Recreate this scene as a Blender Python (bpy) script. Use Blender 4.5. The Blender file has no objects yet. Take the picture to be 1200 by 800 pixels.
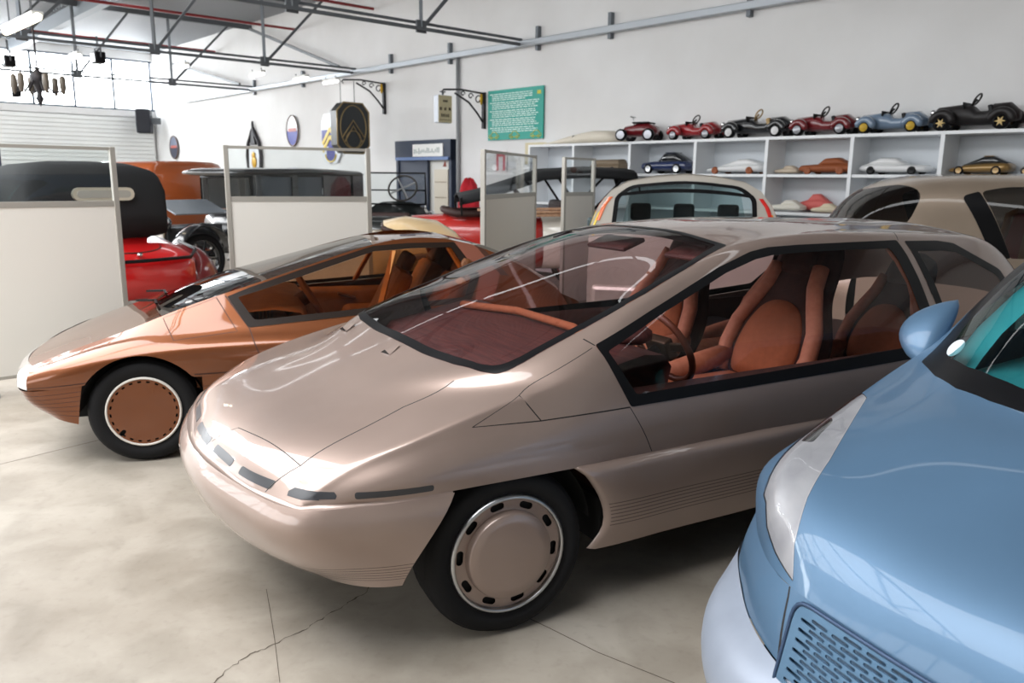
import bpy, bmesh, math, random
import numpy as np
from mathutils import Vector, Matrix
from mathutils.geometry import delaunay_2d_cdt
C = bpy.context.scene.collection
PI = math.pi
R = math.radians
rng = random.Random(7)

# ---------------------------------------------------------------- materials
_M = {}
def mat(name, col=(.8, .8, .8), rough=.5, metal=0., coat=0., spec=.5, emit=None, estr=1., trans=0., ior=1.45, coat_rough=.03, alpha=1.):
    if name in _M: return _M[name]
    m = bpy.data.materials.new(name); m.use_nodes = True
    b = m.node_tree.nodes['Principled BSDF']
    def s(k, v):
        if k in b.inputs: b.inputs[k].default_value = v
    s('Base Color', (*col, 1)); s('Roughness', rough); s('Metallic', metal); s('Coat Weight', coat); s('Coat Roughness', coat_rough)
    s('Specular IOR Level', spec); s('Transmission Weight', trans); s('IOR', ior); s('Alpha', alpha)
    if emit: s('Emission Color', (*emit, 1)); s('Emission Strength', estr)
    _M[name] = m
    return m
def srgb(r, g, b):
    f = lambda c: (c/255/12.92 if c/255 <= .04045 else ((c/255+.055)/1.055)**2.4)
    return (f(r), f(g), f(b))
def noise_mat(name, c1, c2, scale=4., rough=.5, detail=6., bump=0., metal=0., coat=0., stretch=(1, 1, 1), lo=.35, hi=.65, coords='Object', coat_rough=.03):
    if name in _M: return _M[name]
    m = mat(name, c1, rough, metal, coat, coat_rough=coat_rough)
    nt = m.node_tree; b = nt.nodes['Principled BSDF']
    tc = nt.nodes.new('ShaderNodeTexCoord'); mp = nt.nodes.new('ShaderNodeMapping'); mp.inputs['Scale'].default_value = stretch
    n = nt.nodes.new('ShaderNodeTexNoise'); n.inputs['Scale'].default_value = scale; n.inputs['Detail'].default_value = detail
    r = nt.nodes.new('ShaderNodeValToRGB')
    r.color_ramp.elements[0].position = lo; r.color_ramp.elements[1].position = hi
    r.color_ramp.elements[0].color = (*c1, 1); r.color_ramp.elements[1].color = (*c2, 1)
    nt.links.new(tc.outputs[coords], mp.inputs['Vector']); nt.links.new(mp.outputs[0], n.inputs['Vector'])
    nt.links.new(n.outputs['Fac'], r.inputs[0]); nt.links.new(r.outputs[0], b.inputs['Base Color'])
    if bump:
        bp = nt.nodes.new('ShaderNodeBump'); bp.inputs['Strength'].default_value = bump; bp.inputs['Distance'].default_value = .01
        nt.links.new(n.outputs['Fac'], bp.inputs['Height']); nt.links.new(bp.outputs[0], b.inputs['Normal'])
    return m
def glass(name, tint, rough=.0, refl=1.5):
    """thin tinted pane: coloured see-through body with a clear mirror film (schlick by IOR)"""
    if name in _M: return _M[name]
    m = bpy.data.materials.new(name); m.use_nodes = True; nt = m.node_tree; nt.nodes.clear()
    o = nt.nodes.new('ShaderNodeOutputMaterial'); mx = nt.nodes.new('ShaderNodeMixShader')
    t = nt.nodes.new('ShaderNodeBsdfTransparent'); t.inputs[0].default_value = (*tint, 1)
    g = nt.nodes.new('ShaderNodeBsdfGlossy'); g.inputs['Roughness'].default_value = rough
    f = nt.nodes.new('ShaderNodeFresnel'); f.inputs['IOR'].default_value = refl
    ge = nt.nodes.new('ShaderNodeNewGeometry'); sg = nt.nodes.new('ShaderNodeMath'); sg.operation = 'MULTIPLY_ADD'
    sg.inputs[1].default_value = 1/refl-refl; sg.inputs[2].default_value = refl      # same IOR from either side of a thin pane
    nt.links.new(ge.outputs['Backfacing'], sg.inputs[0]); nt.links.new(sg.outputs[0], f.inputs['IOR'])
    nt.links.new(f.outputs[0], mx.inputs[0]); nt.links.new(t.outputs[0], mx.inputs[1]); nt.links.new(g.outputs[0], mx.inputs[2])
    nt.links.new(mx.outputs[0], o.inputs[0])
    _M[name] = m
    return m

# ---------------------------------------------------------------- objects
def tag(o, label=None, cat=None, group=None, kind=None):
    if label: o['label'] = label
    if cat: o['category'] = cat
    if group: o['group'] = group
    if kind: o['kind'] = kind
    return o
def thing(name, label, cat, loc=(0, 0, 0), rz=0., group=None):
    o = bpy.data.objects.new(name, None); C.objects.link(o); o.location = loc; o.rotation_euler = (0, 0, rz); o.empty_display_size = .1
    return tag(o, label, cat, group)
def copy_tree(o, parent=None):
    c = o.copy(); C.objects.link(c)
    if parent is not None: c.parent = parent
    for ch in o.children: copy_tree(ch, c)
    return c
class MB:
    """collects shapes into ONE mesh"""
    def __init__(s): s.v = []; s.f = []; s.mi = []; s.sm = []
    def add(s, vs, fs, mi=0, smooth=False):
        n = len(s.v); s.v += [tuple(map(float, p)) for p in vs]
        for f in fs: s.f.append([i+n for i in f]); s.mi.append(mi); s.sm.append(smooth)
        return s
    def box(s, c, size, rot=None, mi=0):
        a, b, d = (x/2 for x in size)
        P = [Vector((x, y, z)) for x in (-a, a) for y in (-b, b) for z in (-d, d)]
        if rot is not None: P = [rot @ p for p in P]
        P = [p+Vector(c) for p in P]
        return s.add(P, [(0, 1, 3, 2), (4, 6, 7, 5), (0, 4, 5, 1), (2, 3, 7, 6), (0, 2, 6, 4), (1, 5, 7, 3)], mi)
    def bb(s, x0, x1, y0, y1, z0, z1, mi=0): return s.box(((x0+x1)/2, (y0+y1)/2, (z0+z1)/2), (x1-x0, y1-y0, z1-z0), None, mi)
    def bar(s, p0, p1, w, h=None, mi=0, up=(0, 0, 1)):
        p0 = Vector(p0); p1 = Vector(p1); d = p1-p0; h = h or w
        z = d.normalized(); x = Vector(up).cross(z)
        if x.length < 1e-4: x = Vector((1, 0, 0)).cross(z)
        x.normalize(); y = z.cross(x)
        rot = Matrix((x, y, z)).transposed()
        return s.box((p0+p1)/2, (w, h, d.length), rot, mi)
    def tube(s, path, r, n=8, mi=0, caps=True, closed=False):
        P = [Vector(p) for p in path]; m = len(P); rr = r if hasattr(r, '__len__') else [r]*m
        base = len(s.v); prev = None; vs = []
        for i in range(m):
            if closed: d = P[(i+1) % m]-P[i-1]
            else: d = P[min(i+1, m-1)]-P[max(i-1, 0)]
            d.normalize()
            if prev is None:
                x = Vector((0, 0, 1)).cross(d)
                if x.length < .1: x = Vector((1, 0, 0)).cross(d)
            else: x = prev-d*prev.dot(d)
            x.normalize(); prev = x; y = d.cross(x)
            vs += [P[i]+x*rr[i]*math.cos(2*PI*k/n)+y*rr[i]*math.sin(2*PI*k/n) for k in range(n)]
        fs = []
        for i in range(m if closed else m-1):
            for k in range(n):
                a = i*n+k; b = i*n+(k+1) % n; j = (i+1) % m
                fs.append((a, b, j*n+(k+1) % n, j*n+k))
        if caps and not closed: fs += [tuple(range(n))[::-1], tuple((m-1)*n+k for k in range(n))]
        return s.add(vs, fs, mi, True)
    def lathe(s, prof, n=32, o=(0, 0, 0), axis=(1, 0, 0), mi=0, a0=0., a1=2*PI, smooth=True):
        """prof: (along axis, radius)"""
        ax = Vector(axis).normalized(); x = Vector((0, 0, 1)) if abs(ax.z) < .9 else Vector((1, 0, 0))
        x = (x-ax*x.dot(ax)).normalized(); y = ax.cross(x); full = abs(a1-a0-2*PI) < 1e-6; m = n if full else n+1
        vs = [Vector(o)+ax*h+(x*math.cos(a0+(a1-a0)*k/n)+y*math.sin(a0+(a1-a0)*k/n))*r for h, r in prof for k in range(m)]
        fs = []
        for i in range(len(prof)-1):
            for k in range(n):
                k2 = (k+1) % m
                fs.append((i*m+k, i*m+k2, (i+1)*m+k2, (i+1)*m+k))
        return s.add(vs, fs, mi, smooth)
    def prism(s, poly, axis, a, b, mi=0):
        """poly in the two other axes (x,z for 'y'; y,z for 'x'; x,y for 'z'), extruded a..b along axis"""
        k = 'xyz'.index(axis); n = len(poly)
        def pt(p, h): q = list(p); q.insert(k, h); return q
        vs = [pt(p, a) for p in poly]+[pt(p, b) for p in poly]
        fs = [tuple(range(n))[::-1], tuple(range(n, 2*n))]+[(i, (i+1) % n, n+(i+1) % n, n+i) for i in range(n)]
        return s.add(vs, fs, mi)
    def grid(s, G, mi=0, smooth=True, closed=False, caps=False):
        m = len(G); n = len(G[0]); vs = [p for row in G for p in row]; fs = []
        for i in range(m-1):
            for k in range(n if closed else n-1):
                k2 = (k+1) % n
                fs.append((i*n+k, i*n+k2, (i+1)*n+k2, (i+1)*n+k))
        if caps: fs += [tuple(range(n))[::-1], tuple((m-1)*n+k for k in range(n))]
        return s.add(vs, fs, mi, smooth)
    def ball(s, c, r, n=12, mi=0):
        rx, ry, rz = r if hasattr(r, '__len__') else (r, r, r)
        G = [[(c[0]+rx*math.sin(t)*math.cos(p), c[1]+ry*math.sin(t)*math.sin(p), c[2]+rz*math.cos(t)) for p in [2*PI*k/n for k in range(n)]] for t in [PI*(i+.02)/(n//2+.04) for i in range(n//2+1)]]
        return s.grid(G, mi, True, True, True)
    def build(s, name, m, parent=None, bevel=0., subd=0, seg=2, xf=None, fix=True, ang=35, label=None):
        me = bpy.data.meshes.new(name)
        vs = s.v if xf is None else [tuple(xf @ Vector(p)) for p in s.v]
        me.from_pydata(vs, [], s.f)
        for k in (m if isinstance(m, (list, tuple)) else [m]): me.materials.append(k)
        me.polygons.foreach_set('material_index', s.mi); me.polygons.foreach_set('use_smooth', s.sm)
        if fix:
            bm = bmesh.new(); bm.from_mesh(me); bmesh.ops.recalc_face_normals(bm, faces=bm.faces); bm.to_mesh(me); bm.free()
        me.update()
        o = bpy.data.objects.new(name, me); C.objects.link(o)
        if parent is not None: o.parent = parent
        if label: o['label'] = label
        if bevel:
            md = o.modifiers.new('bevel', 'BEVEL'); md.width = bevel; md.segments = seg; md.limit_method = 'ANGLE'; md.angle_limit = R(ang)
            md.harden_normals = False
        if subd:
            md = o.modifiers.new('subsurf', 'SUBSURF'); md.levels = subd; md.render_levels = subd
        return o
def struct(o): return tag(o, kind='structure')
def text(body, size, m, parent, loc, rot=(PI/2, 0, 0), name='lettering', extr=.002, align='CENTER', sx=1.):
    c = bpy.data.curves.new(name, 'FONT'); c.body = body; c.size = size; c.extrude = extr; c.align_x = align; c.align_y = 'CENTER'; c.materials.append(m)
    c.resolution_u = 2
    o = bpy.data.objects.new(name, c); C.objects.link(o); o.location = loc; o.rotation_euler = rot; o.scale = (sx, 1, 1)
    if parent is not None: o.parent = parent
    return o

# ---------------------------------------------------------------- curved body panels
def spl_basis(x, xi):
    """natural cubic spline through knots x: matrix giving values at xi from knot values"""
    n = len(x); h = np.diff(x); A = np.eye(n); B = np.zeros((n, n))
    for i in range(1, n-1):
        A[i, i-1] = h[i-1]; A[i, i] = 2*(h[i-1]+h[i]); A[i, i+1] = h[i]
        B[i, i-1] = 6/h[i-1]; B[i, i] = -6/h[i-1]-6/h[i]; B[i, i+1] = 6/h[i]
    M2 = np.linalg.solve(A, B)
    k = np.clip(np.searchsorted(x, xi)-1, 0, n-2); t0 = x[k]; hh = h[k]; a = (x[k+1]-xi)/hh; b = (xi-t0)/hh
    out = np.zeros((len(xi), n)); r = np.arange(len(xi))
    out[r, k] += a; out[r, k+1] += b
    out += ((a**3-a)*hh**2/6)[:, None]*M2[k]+((b**3-b)*hh**2/6)[:, None]*M2[k+1]
    return out
def lin_basis(x, xi):
    n = len(x); k = np.clip(np.searchsorted(x, xi)-1, 0, n-2); b = (xi-x[k])/(x[k+1]-x[k])
    out = np.zeros((len(xi), n)); r = np.arange(len(xi)); out[r, k] = 1-b; out[r, k+1] = b
    return out
def fillet(poly, r=.03, n=5):
    """round the corners of a 2-D outline; a vertex may carry its own radius as third value"""
    out = []; m = len(poly)
    for i in range(m):
        p = np.array(poly[i][:2]); a = np.array(poly[i-1][:2]); b = np.array(poly[(i+1) % m][:2]); rr = poly[i][2] if len(poly[i]) > 2 else r
        la = np.linalg.norm(a-p); lb = np.linalg.norm(b-p); t = min(rr, .45*la, .45*lb)
        if t < 1e-4: out.append(tuple(p)); continue
        p0 = p+(a-p)/la*t; p1 = p+(b-p)/lb*t
        for k in range(n):
            w = k/(n-1); out.append(tuple((1-w)**2*p0+2*w*(1-w)*p+w*w*p1))
    return out
def resample(poly, d, closed=True):
    out = []; m = len(poly)
    for i in range(m if closed else m-1):
        a = np.array(poly[i]); b = np.array(poly[(i+1) % m]); k = max(1, int(np.linalg.norm(b-a)/d+.5))
        out += [tuple(a+(b-a)*j/k) for j in range(k)]
    if not closed: out.append(tuple(poly[-1]))
    return out
def inpoly(P, poly):
    x, y = P[:, 0], P[:, 1]; r = np.zeros(len(P), bool); q = np.array(poly); n = len(q)
    for i in range(n):
        x0, y0 = q[i-1]; x1, y1 = q[i]
        if y0 == y1: continue
        c = ((y0 > y) != (y1 > y)) & (x < (x1-x0)*(y-y0)/(y1-y0)+x0); r ^= c
    return r
class Surf:
    """smooth half body: net[u][v] = (s, T, z); s runs to the tail, T to the car's left, last v on the centre line if sym"""
    def __init__(s, net, sym=True, su='c', sv='c'):
        s.N = np.array(net, float); s.sym = sym
        s.F = np.concatenate([s.N, (s.N*np.array([1, -1, 1]))[:, -2::-1]], 1) if sym else s.N
        du = np.linalg.norm(np.diff(s.N, axis=0), axis=2).mean(1); dv = np.linalg.norm(np.diff(s.F, axis=1), axis=2).mean(0)
        s.U = np.concatenate([[0], np.cumsum(du)]); s.V = np.concatenate([[0], np.cumsum(dv)])
        s.LU = s.U[-1]; s.LV = s.V[s.N.shape[1]-1]; s.su = spl_basis if su == 'c' else lin_basis; s.sv = spl_basis if sv == 'c' else lin_basis
        nu, nv = 150, 90
        s.gu = np.linspace(0, s.LU, nu); s.gv = np.linspace(0, s.LV, nv)
        uu, vv = np.meshgrid(s.gu, s.gv, indexing='ij'); s.G = s.ev(uu.ravel(), vv.ravel()).reshape(nu, nv, 3)
    def ev(s, u, v):
        u = np.clip(u, 0, s.LU); v = np.clip(v, 0, s.V[-1])
        return np.einsum('ki,kj,ijc->kc', s.su(s.U, u), s.sv(s.V, v), s.F)
    def nrm(s, u, v, e=2e-3):
        a = s.ev(np.minimum(u+e, s.LU), v)-s.ev(np.maximum(u-e, 0), v); b = s.ev(u, np.minimum(v+e, s.V[-1]))-s.ev(u, np.maximum(v-e, 0))
        n = np.cross(a, b); return n/np.maximum(np.linalg.norm(n, axis=1), 1e-9)[:, None]
    def inv(s, pts, ax):
        """(u,v) of points seen along one axis: ax=(0,2) for side views (s,z), (0,1) for plan views (s,T), (1,2) for front views"""
        G = s.G[:, :, list(ax)]; nu, nv = G.shape[:2]; out = []
        dep = s.G[:, :, 3-sum(ax)]*(-1 if ax == (1, 2) else 1)
        tri = []
        A, B, D, E = G[:-1, :-1], G[1:, :-1], G[1:, 1:], G[:-1, 1:]
        for p in pts:
            p = np.array(p[:2]); best = None
            for (P0, P1, P2, k) in ((A, B, D, 0), (A, D, E, 1)):
                e1 = P1-P0; e2 = P2-P0; d = p-P0; den = e1[..., 0]*e2[..., 1]-e1[..., 1]*e2[..., 0]
                den = np.where(abs(den) < 1e-12, 1e-12, den)
                a = (d[..., 0]*e2[..., 1]-d[..., 1]*e2[..., 0])/den; b = (e1[..., 0]*d[..., 1]-e1[..., 1]*d[..., 0])/den
                ok = (a >= -1e-6) & (b >= -1e-6) & (a+b <= 1+1e-6)
                for i, j in zip(*np.nonzero(ok)):
                    aa, bb = a[i, j], b[i, j]
                    u, v = (i+aa+bb, j+bb) if k == 0 else (i+aa, j+aa+bb)
                    dd = dep[i, j]
                    if best is None or dd > best[0]: best = (dd, u, v)
            if best is None:
                q = ((G-p)**2).sum(2); i, j = np.unravel_index(q.argmin(), q.shape); best = (0, i, j)
            out.append((best[1]*s.LU/(nu-1), best[2]*s.LV/(nv-1)))
        return out
    def line(s, pts, ax, step=.03): return s.inv(resample([p[:2] for p in pts], step, False), ax)
    def area(s, pts, ax, r=.03, step=.03): return s.inv(resample(fillet(pts, r), step), ax)
    def strip(s, uv, w):
        """narrow band around a polyline in (u,v)"""
        q = np.array(uv); t = np.gradient(q, axis=0); t /= np.maximum(np.linalg.norm(t, axis=1), 1e-9)[:, None]; n = np.stack([-t[:, 1], t[:, 0]], 1)
        return [tuple(p) for p in q+n*w/2]+[tuple(p) for p in (q-n*w/2)[::-1]]
    def cut(s, regions, step=.035):
        """regions: list of (key, polygon in u,v), later ones win; returns {key: (uv, tris)}, the rest under 'body'"""
        V = []; E = []
        def add(poly):
            k = len(V); m = len(poly)
            for p in poly: V.append((min(max(p[0], 0), s.LU), min(max(p[1], 0), s.LV)))
            E.extend((k+i, k+(i+1) % m) for i in range(m))
        add(resample([(0, 0), (s.LU, 0), (s.LU, s.LV), (0, s.LV)], step))
        for _, p in regions: add(p)
        nu = int(s.LU/step)+1; nv = int(s.LV/step)+1
        for i in range(1, nu):
            for j in range(1, nv): V.append((s.LU*(i+.25*(j % 2))/nu, s.LV*j/nv))
        r = delaunay_2d_cdt([Vector(p) for p in V], E, [], 0, 1e-5)
        P = np.array([tuple(p) for p in r[0]]); T = np.array([f for f in r[2]]); cen = P[T].mean(1)
        lab = np.zeros(len(T), int)
        for k, (_, p) in enumerate(regions):
            q = [(min(max(a, 0), s.LU), min(max(b, 0), s.LV)) for a, b in p]
            lab[inpoly(cen, q)] = k+1
        keys = ['body']+[k for k, _ in regions]; out = {}
        for k in range(len(keys)):
            t = T[lab == k]
            if len(t):
                if keys[k] in out: out[keys[k]].append(t)
                else: out[keys[k]] = [t]
        return {k: (P, np.concatenate(t)) for k, t in out.items()}
    def mesh(s, parts, sides='both', off=0.):
        """parts: [((uv, tris), material index)]; sides both / left / right -> (verts, faces, mi, normals) in car coordinates x=T, y=s, z"""
        VV = []; FF = []; MI = []; NN = []; base = 0
        for (P, T), mi in parts:
            used, T2 = np.unique(T, return_inverse=True); T2 = T2.reshape(T.shape); uv = P[used]
            p = s.ev(uv[:, 0], uv[:, 1]); n = s.nrm(uv[:, 0], uv[:, 1])
            fn = np.cross(p[T2[:, 1]]-p[T2[:, 0]], p[T2[:, 2]]-p[T2[:, 0]]); 
            if (fn*n[T2[:, 0]]).sum() < 0: T2 = T2[:, ::-1]
            if s.flip(): n = -n; T2 = T2[:, ::-1]
            p = p+n*off
            for sd in (1, -1):
                if (sides == 'left' and sd < 0) or (sides == 'right' and sd > 0): continue
                q = np.stack([p[:, 1]*sd, p[:, 0], p[:, 2]], 1); m = np.stack([n[:, 1]*sd, n[:, 0], n[:, 2]], 1)
                t = T2 if sd < 0 else T2[:, ::-1]
                VV.append(q); NN.append(m); FF.append(t+base); MI += [mi]*len(t); base += len(q)
        return np.concatenate(VV), np.concatenate(FF), MI, np.concatenate(NN)
    def flip(s):
        """make the surface normal point away from the inside of the car"""
        if not hasattr(s, '_fl'):
            uu, vv = np.meshgrid(np.linspace(.1, .9, 9)*s.LU, np.linspace(.1, .9, 9)*s.LV, indexing='ij'); u = uu.ravel(); v = vv.ravel()
            p = s.ev(u, v); c = s.G.reshape(-1, 3).mean(0); c[1] = 0; c[2] -= .1
            s._fl = ((p-c)*s.nrm(u, v)).sum() < 0
        return s._fl
def panel(name, surf, parts, mats, parent, sides='both', off=0., label=None, thick=0.):
    V, F, MI, N = surf.mesh(parts, sides, off)
    me = bpy.data.meshes.new(name); me.from_pydata([tuple(p) for p in V], [], [tuple(int(i) for i in f) for f in F])
    for k in (mats if isinstance(mats, (list, tuple)) else [mats]): me.materials.append(k)
    me.polygons.foreach_set('material_index', MI); me.polygons.foreach_set('use_smooth', [True]*len(F)); me.update()
    me.normals_split_custom_set_from_vertices([tuple(n) for n in N])
    o = bpy.data.objects.new(name, me); C.objects.link(o); o.parent = parent
    if thick:
        md = o.modifiers.new('solid', 'SOLIDIFY'); md.thickness = thick; md.offset = -1
    if label: o['label'] = label
    return o
# ---------------------------------------------------------------- camera (28 mm lens at eye height, tilted down)
cam_d = bpy.data.cameras.new('camera'); cam = bpy.data.objects.new('camera', cam_d); C.objects.link(cam)
bpy.context.scene.camera = cam
cam_d.sensor_width = 36; cam_d.lens = 28; cam_d.clip_start = .05; cam_d.clip_end = 200
cam_d.dof.use_dof = True; cam_d.dof.focus_distance = 2.9; cam_d.dof.aperture_fstop = 4.2
cam.rotation_mode = 'QUATERNION'
_p, _r = R(11.6), R(.6)
_fw = Vector((0, math.cos(_p), -math.sin(_p))); _u0 = Vector((0, math.sin(_p), math.cos(_p))); _r0 = Vector((1, 0, 0))
_rt = math.cos(_r)*_r0+math.sin(_r)*_u0; _up = -math.sin(_r)*_r0+math.cos(_r)*_u0
cam.location = (0, 0, 1.6)
cam.rotation_quaternion = Matrix((_rt, _up, -_fw)).transposed().to_quaternion()
vs = bpy.context.scene.view_settings
vs.view_transform = 'Standard'; vs.look = 'None'; vs.gamma = 1; vs.use_curve_mapping = False; vs.exposure = .22
# ---------------------------------------------------------------- shared car helpers
def flat_cut(outer, holes, th, axis_pt, name, m, parent, step=.03):
    """flat plate (x,z outline) with real holes, standing in the plane y..; axis_pt maps (x,z,depth)->3-D"""
    V = []; E = []
    for poly in [outer]+holes:
        k = len(V); n = len(poly); V += [Vector(p) for p in poly]; E += [(k+i, k+(i+1) % n) for i in range(n)]
    r = delaunay_2d_cdt(V, E, [], 0, 1e-6)
    P = np.array([tuple(p) for p in r[0]]); T = np.array([list(f) for f in r[2]]); cen = P[T].mean(1)
    ok = inpoly(cen, outer)
    for h in holes: ok &= ~inpoly(cen, h)
    mb = MB(); mb.add([axis_pt(p[0], p[1], 0) for p in P], [tuple(t) for t in T[ok]])
    o = mb.build(name, m, parent)
    md = o.modifiers.new('solid', 'SOLIDIFY'); md.thickness = th; md.offset = 0
    return o
def stadium(cx, cy, w, h, ang, n=6):
    """rounded slot outline"""
    r = h/2; a = w/2-r; pts = [(a+r*math.cos(t), r*math.sin(t)) for t in [-PI/2+PI*i/n for i in range(n+1)]]+[(-a+r*math.cos(t), r*math.sin(t)) for t in [PI/2+PI*i/n for i in range(n+1)]]
    c, s = math.cos(ang), math.sin(ang)
    return [(cx+x*c-y*s, cy+x*s+y*c) for x, y in pts]
RUBBER = mat('tyre_rubber', (.011, .011, .012), .7, spec=.25)
def _tread():
    m = mat('tyre_tread', (.010, .010, .011), .75, spec=.25); nt = m.node_tree; b = nt.nodes['Principled BSDF']
    tc = nt.nodes.new('ShaderNodeTexCoord'); w = nt.nodes.new('ShaderNodeTexBrick'); w.inputs['Scale'].default_value = 34; w.inputs['Mortar Size'].default_value = .05
    bp = nt.nodes.new('ShaderNodeBump'); bp.inputs['Strength'].default_value = 1.; bp.inputs['Distance'].default_value = .012; bp.invert = True
    nt.links.new(tc.outputs['Object'], w.inputs['Vector']); nt.links.new(w.outputs['Fac'], bp.inputs['Height']); nt.links.new(bp.outputs[0], b.inputs['Normal'])
    return m
TREAD = _tread()
BLACK = mat('black_trim', (.008, .008, .009), .34, spec=.18)
GAP = mat('panel_gap_black', (.012, .010, .009), .7)
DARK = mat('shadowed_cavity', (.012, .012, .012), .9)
CHROME = mat('chrome', (.75, .75, .76), .12, 1.)
STEEL = mat('satin_steel', (.55, .56, .57), .3, 1.)
def tyre(parent, R0, rim, w, face, cz, name='tyre'):
    """tyre standing at local origin axis x: outer face at x=face, inner at face-w"""
    mb = MB(); sh = R0-rim
    prof = [(-.02, rim-.012), (-.006, rim), (-.004, rim+.02), (.004, rim+.3*sh), (.005, rim+.55*sh), (-.002, rim+.8*sh), (-.014, R0-.014), (-.028, R0-.003)]
    half = [(face+a, r) for a, r in prof]
    mb.lathe(half, 56, (0, 0, cz), mi=0)
    mb.lathe([(face-.028, R0-.003), (face-.045, R0), (face-w/2, R0+.001), (face-w+.045, R0), (face-w+.028, R0-.003)], 56, (0, 0, cz), mi=1)
    mb.lathe([(face-w+.028, R0-.003), (face-w+.01, R0-.02), (face-w, rim+.5*sh), (face-w+.01, rim)], 56, (0, 0, cz), mi=0)
    return mb.build(name, [RUBBER, TREAD], parent)
def pair(S, regs, step=.035): return S.cut(regs, step)
# ---------------------------------------------------------------- champagne wedge coupe: surfaces
XA = 60.7; XO = (-.504, 3.374)          # heading of the tail (degrees right of the view axis), centre of the front axle on the floor
def _taper(net):
    # the nose narrows a little towards the front corners
    out = []
    for row in net:
        r = []
        for s, t, z in row:
            w = min(max((-.28-s)/.4, 0), 1); w = w*w*(3-2*w); r.append((s+.02*w*(t/.8)**2, t*(1-.05*w), z-.01*w*(t/.8)**2*(z > .62)))
        out.append(r)
    return out
XU = Surf(_taper([
 [(-.49, .915, .588), (-.56, .908, .588), (-.625, .885, .587), (-.69, .81, .587), (-.745, .645, .587), (-.795, .36, .585), (-.83, 0, .58)],
 [(-.40, .925, .588), (-.46, .925, .625), (-.55, .89, .645), (-.63, .80, .65), (-.70, .63, .65), (-.745, .35, .65), (-.77, 0, .645)],
 [(-.18, .94, .588), (-.20, .94, .66), (-.27, .895, .725), (-.36, .79, .745), (-.43, .60, .745), (-.47, .32, .742), (-.49, 0, .74)],
 [(.10, .945, .587), (.10, .945, .68), (.07, .90, .79), (0, .79, .84), (-.12, .60, .835), (-.18, .3, .832), (-.20, 0, .83)],
 [(.36, .95, .587), (.36, .95, .68), (.33, .915, .81), (.25, .84, .91), (.10, .73, .915), (.02, .38, .908), (-.01, 0, .905)],
 [(.62, .95, .59), (.62, .955, .68), (.62, .92, .82), (.63, .785, 1.085), (.59, .695, 1.095), (.53, .36, 1.115), (.51, 0, 1.123)],
 [(1.25, .95, .59), (1.25, .955, .68), (1.25, .925, .82), (1.36, .675, 1.293), (1.31, .60, 1.32), (1.26, .32, 1.348), (1.24, 0, 1.357)],
 [(2.0, .95, .60), (2.0, .955, .69), (2.0, .925, .84), (2.2, .665, 1.325), (2.12, .585, 1.362), (2.08, .31, 1.392), (2.05, 0, 1.40)],
 [(2.9, .925, .61), (2.9, .94, .70), (2.9, .91, .85), (3.0, .645, 1.285), (2.95, .565, 1.33), (2.9, .31, 1.37), (2.9, 0, 1.38)],
 [(3.42, .89, .62), (3.45, .90, .70), (3.45, .86, .84), (3.48, .62, 1.12), (3.47, .53, 1.17), (3.46, .30, 1.21), (3.46, 0, 1.22)],
 [(3.48, .83, .62), (3.54, .84, .69), (3.56, .80, .80), (3.63, .56, .92), (3.66, .48, .94), (3.68, .28, .96), (3.68, 0, .96)]]))
XB = Surf(_taper([
 [(-.165, .95, .585), (-.35, .935, .58), (-.53, .93, .58), (-.64, .905, .58), (-.71, .82, .58), (-.76, .66, .58), (-.815, .40, .58), (-.85, 0, .575)],
 [(-.19, .965, .55), (-.36, .955, .545), (-.55, .95, .54), (-.665, .92, .54), (-.735, .83, .54), (-.785, .67, .54), (-.845, .40, .54), (-.88, 0, .535)],
 [(-.255, .965, .455), (-.38, .955, .45), (-.55, .94, .445), (-.66, .90, .44), (-.73, .81, .44), (-.785, .64, .44), (-.84, .38, .44), (-.87, 0, .44)],
 [(-.32, .95, .355), (-.40, .93, .35), (-.53, .89, .345), (-.62, .83, .34), (-.685, .72, .34), (-.745, .54, .34), (-.79, .32, .34), (-.82, 0, .34)],
 [(-.345, .925, .285), (-.41, .90, .278), (-.50, .83, .27), (-.57, .73, .268), (-.625, .60, .267), (-.68, .42, .27), (-.725, .24, .273), (-.75, 0, .278)]]))
# ---------------------------------------------------------------- champagne wedge coupe: materials and parts
def flake(name, col, rough=.34, metal=.55, coat=1.):
    return noise_mat(name, tuple(c*.95 for c in col), tuple(min(1, c*1.06) for c in col), 2.2, rough, 3, 0, metal, coat, coat_rough=.04)
CHAMP = flake('champagne_paint', srgb(160, 140, 130), .42, .5)
CHAMP_D = mat('champagne_groove', srgb(96, 80, 72), .6)
XGLASS = glass('rose_tinted_glass', (.88, .75, .77), 0., 1.5)
SLOT = mat('smoked_lamp_lens', (.05, .05, .055), .3)
TAN = noise_mat('tan_velour', srgb(150, 92, 58), srgb(143, 87, 54), 40, .85, 3)
TAN_L = noise_mat('light_tan_leather', srgb(176, 122, 92), srgb(164, 110, 82), 30, .6, 3)
TAN_D = noise_mat('brown_velour', srgb(64, 42, 34), srgb(52, 34, 28), 30, .9, 3)
PLUM = noise_mat('streaked_plum_brown_dash', srgb(92, 56, 50), srgb(66, 40, 38), 6, .55, 5, stretch=(1, 12, 1))
xen = thing('concept_coupe', 'champagne metallic wedge coupe with tan interior, nose pointing at the bare floor', 'car', (XO[0], XO[1], 0), -R(XA))
S = XU
ws_o = S.area([(0, 0, 0), (.007, .28), (.025, .546), (.06, .686), (.098, .739), (.141, .757), (.204, .763), (.448, .748), (.789, .724), (1.05, .675), (1.318, .597, .02), (1.315, .3), (1.31, 0, 0)], (0, 1), .02)
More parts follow.
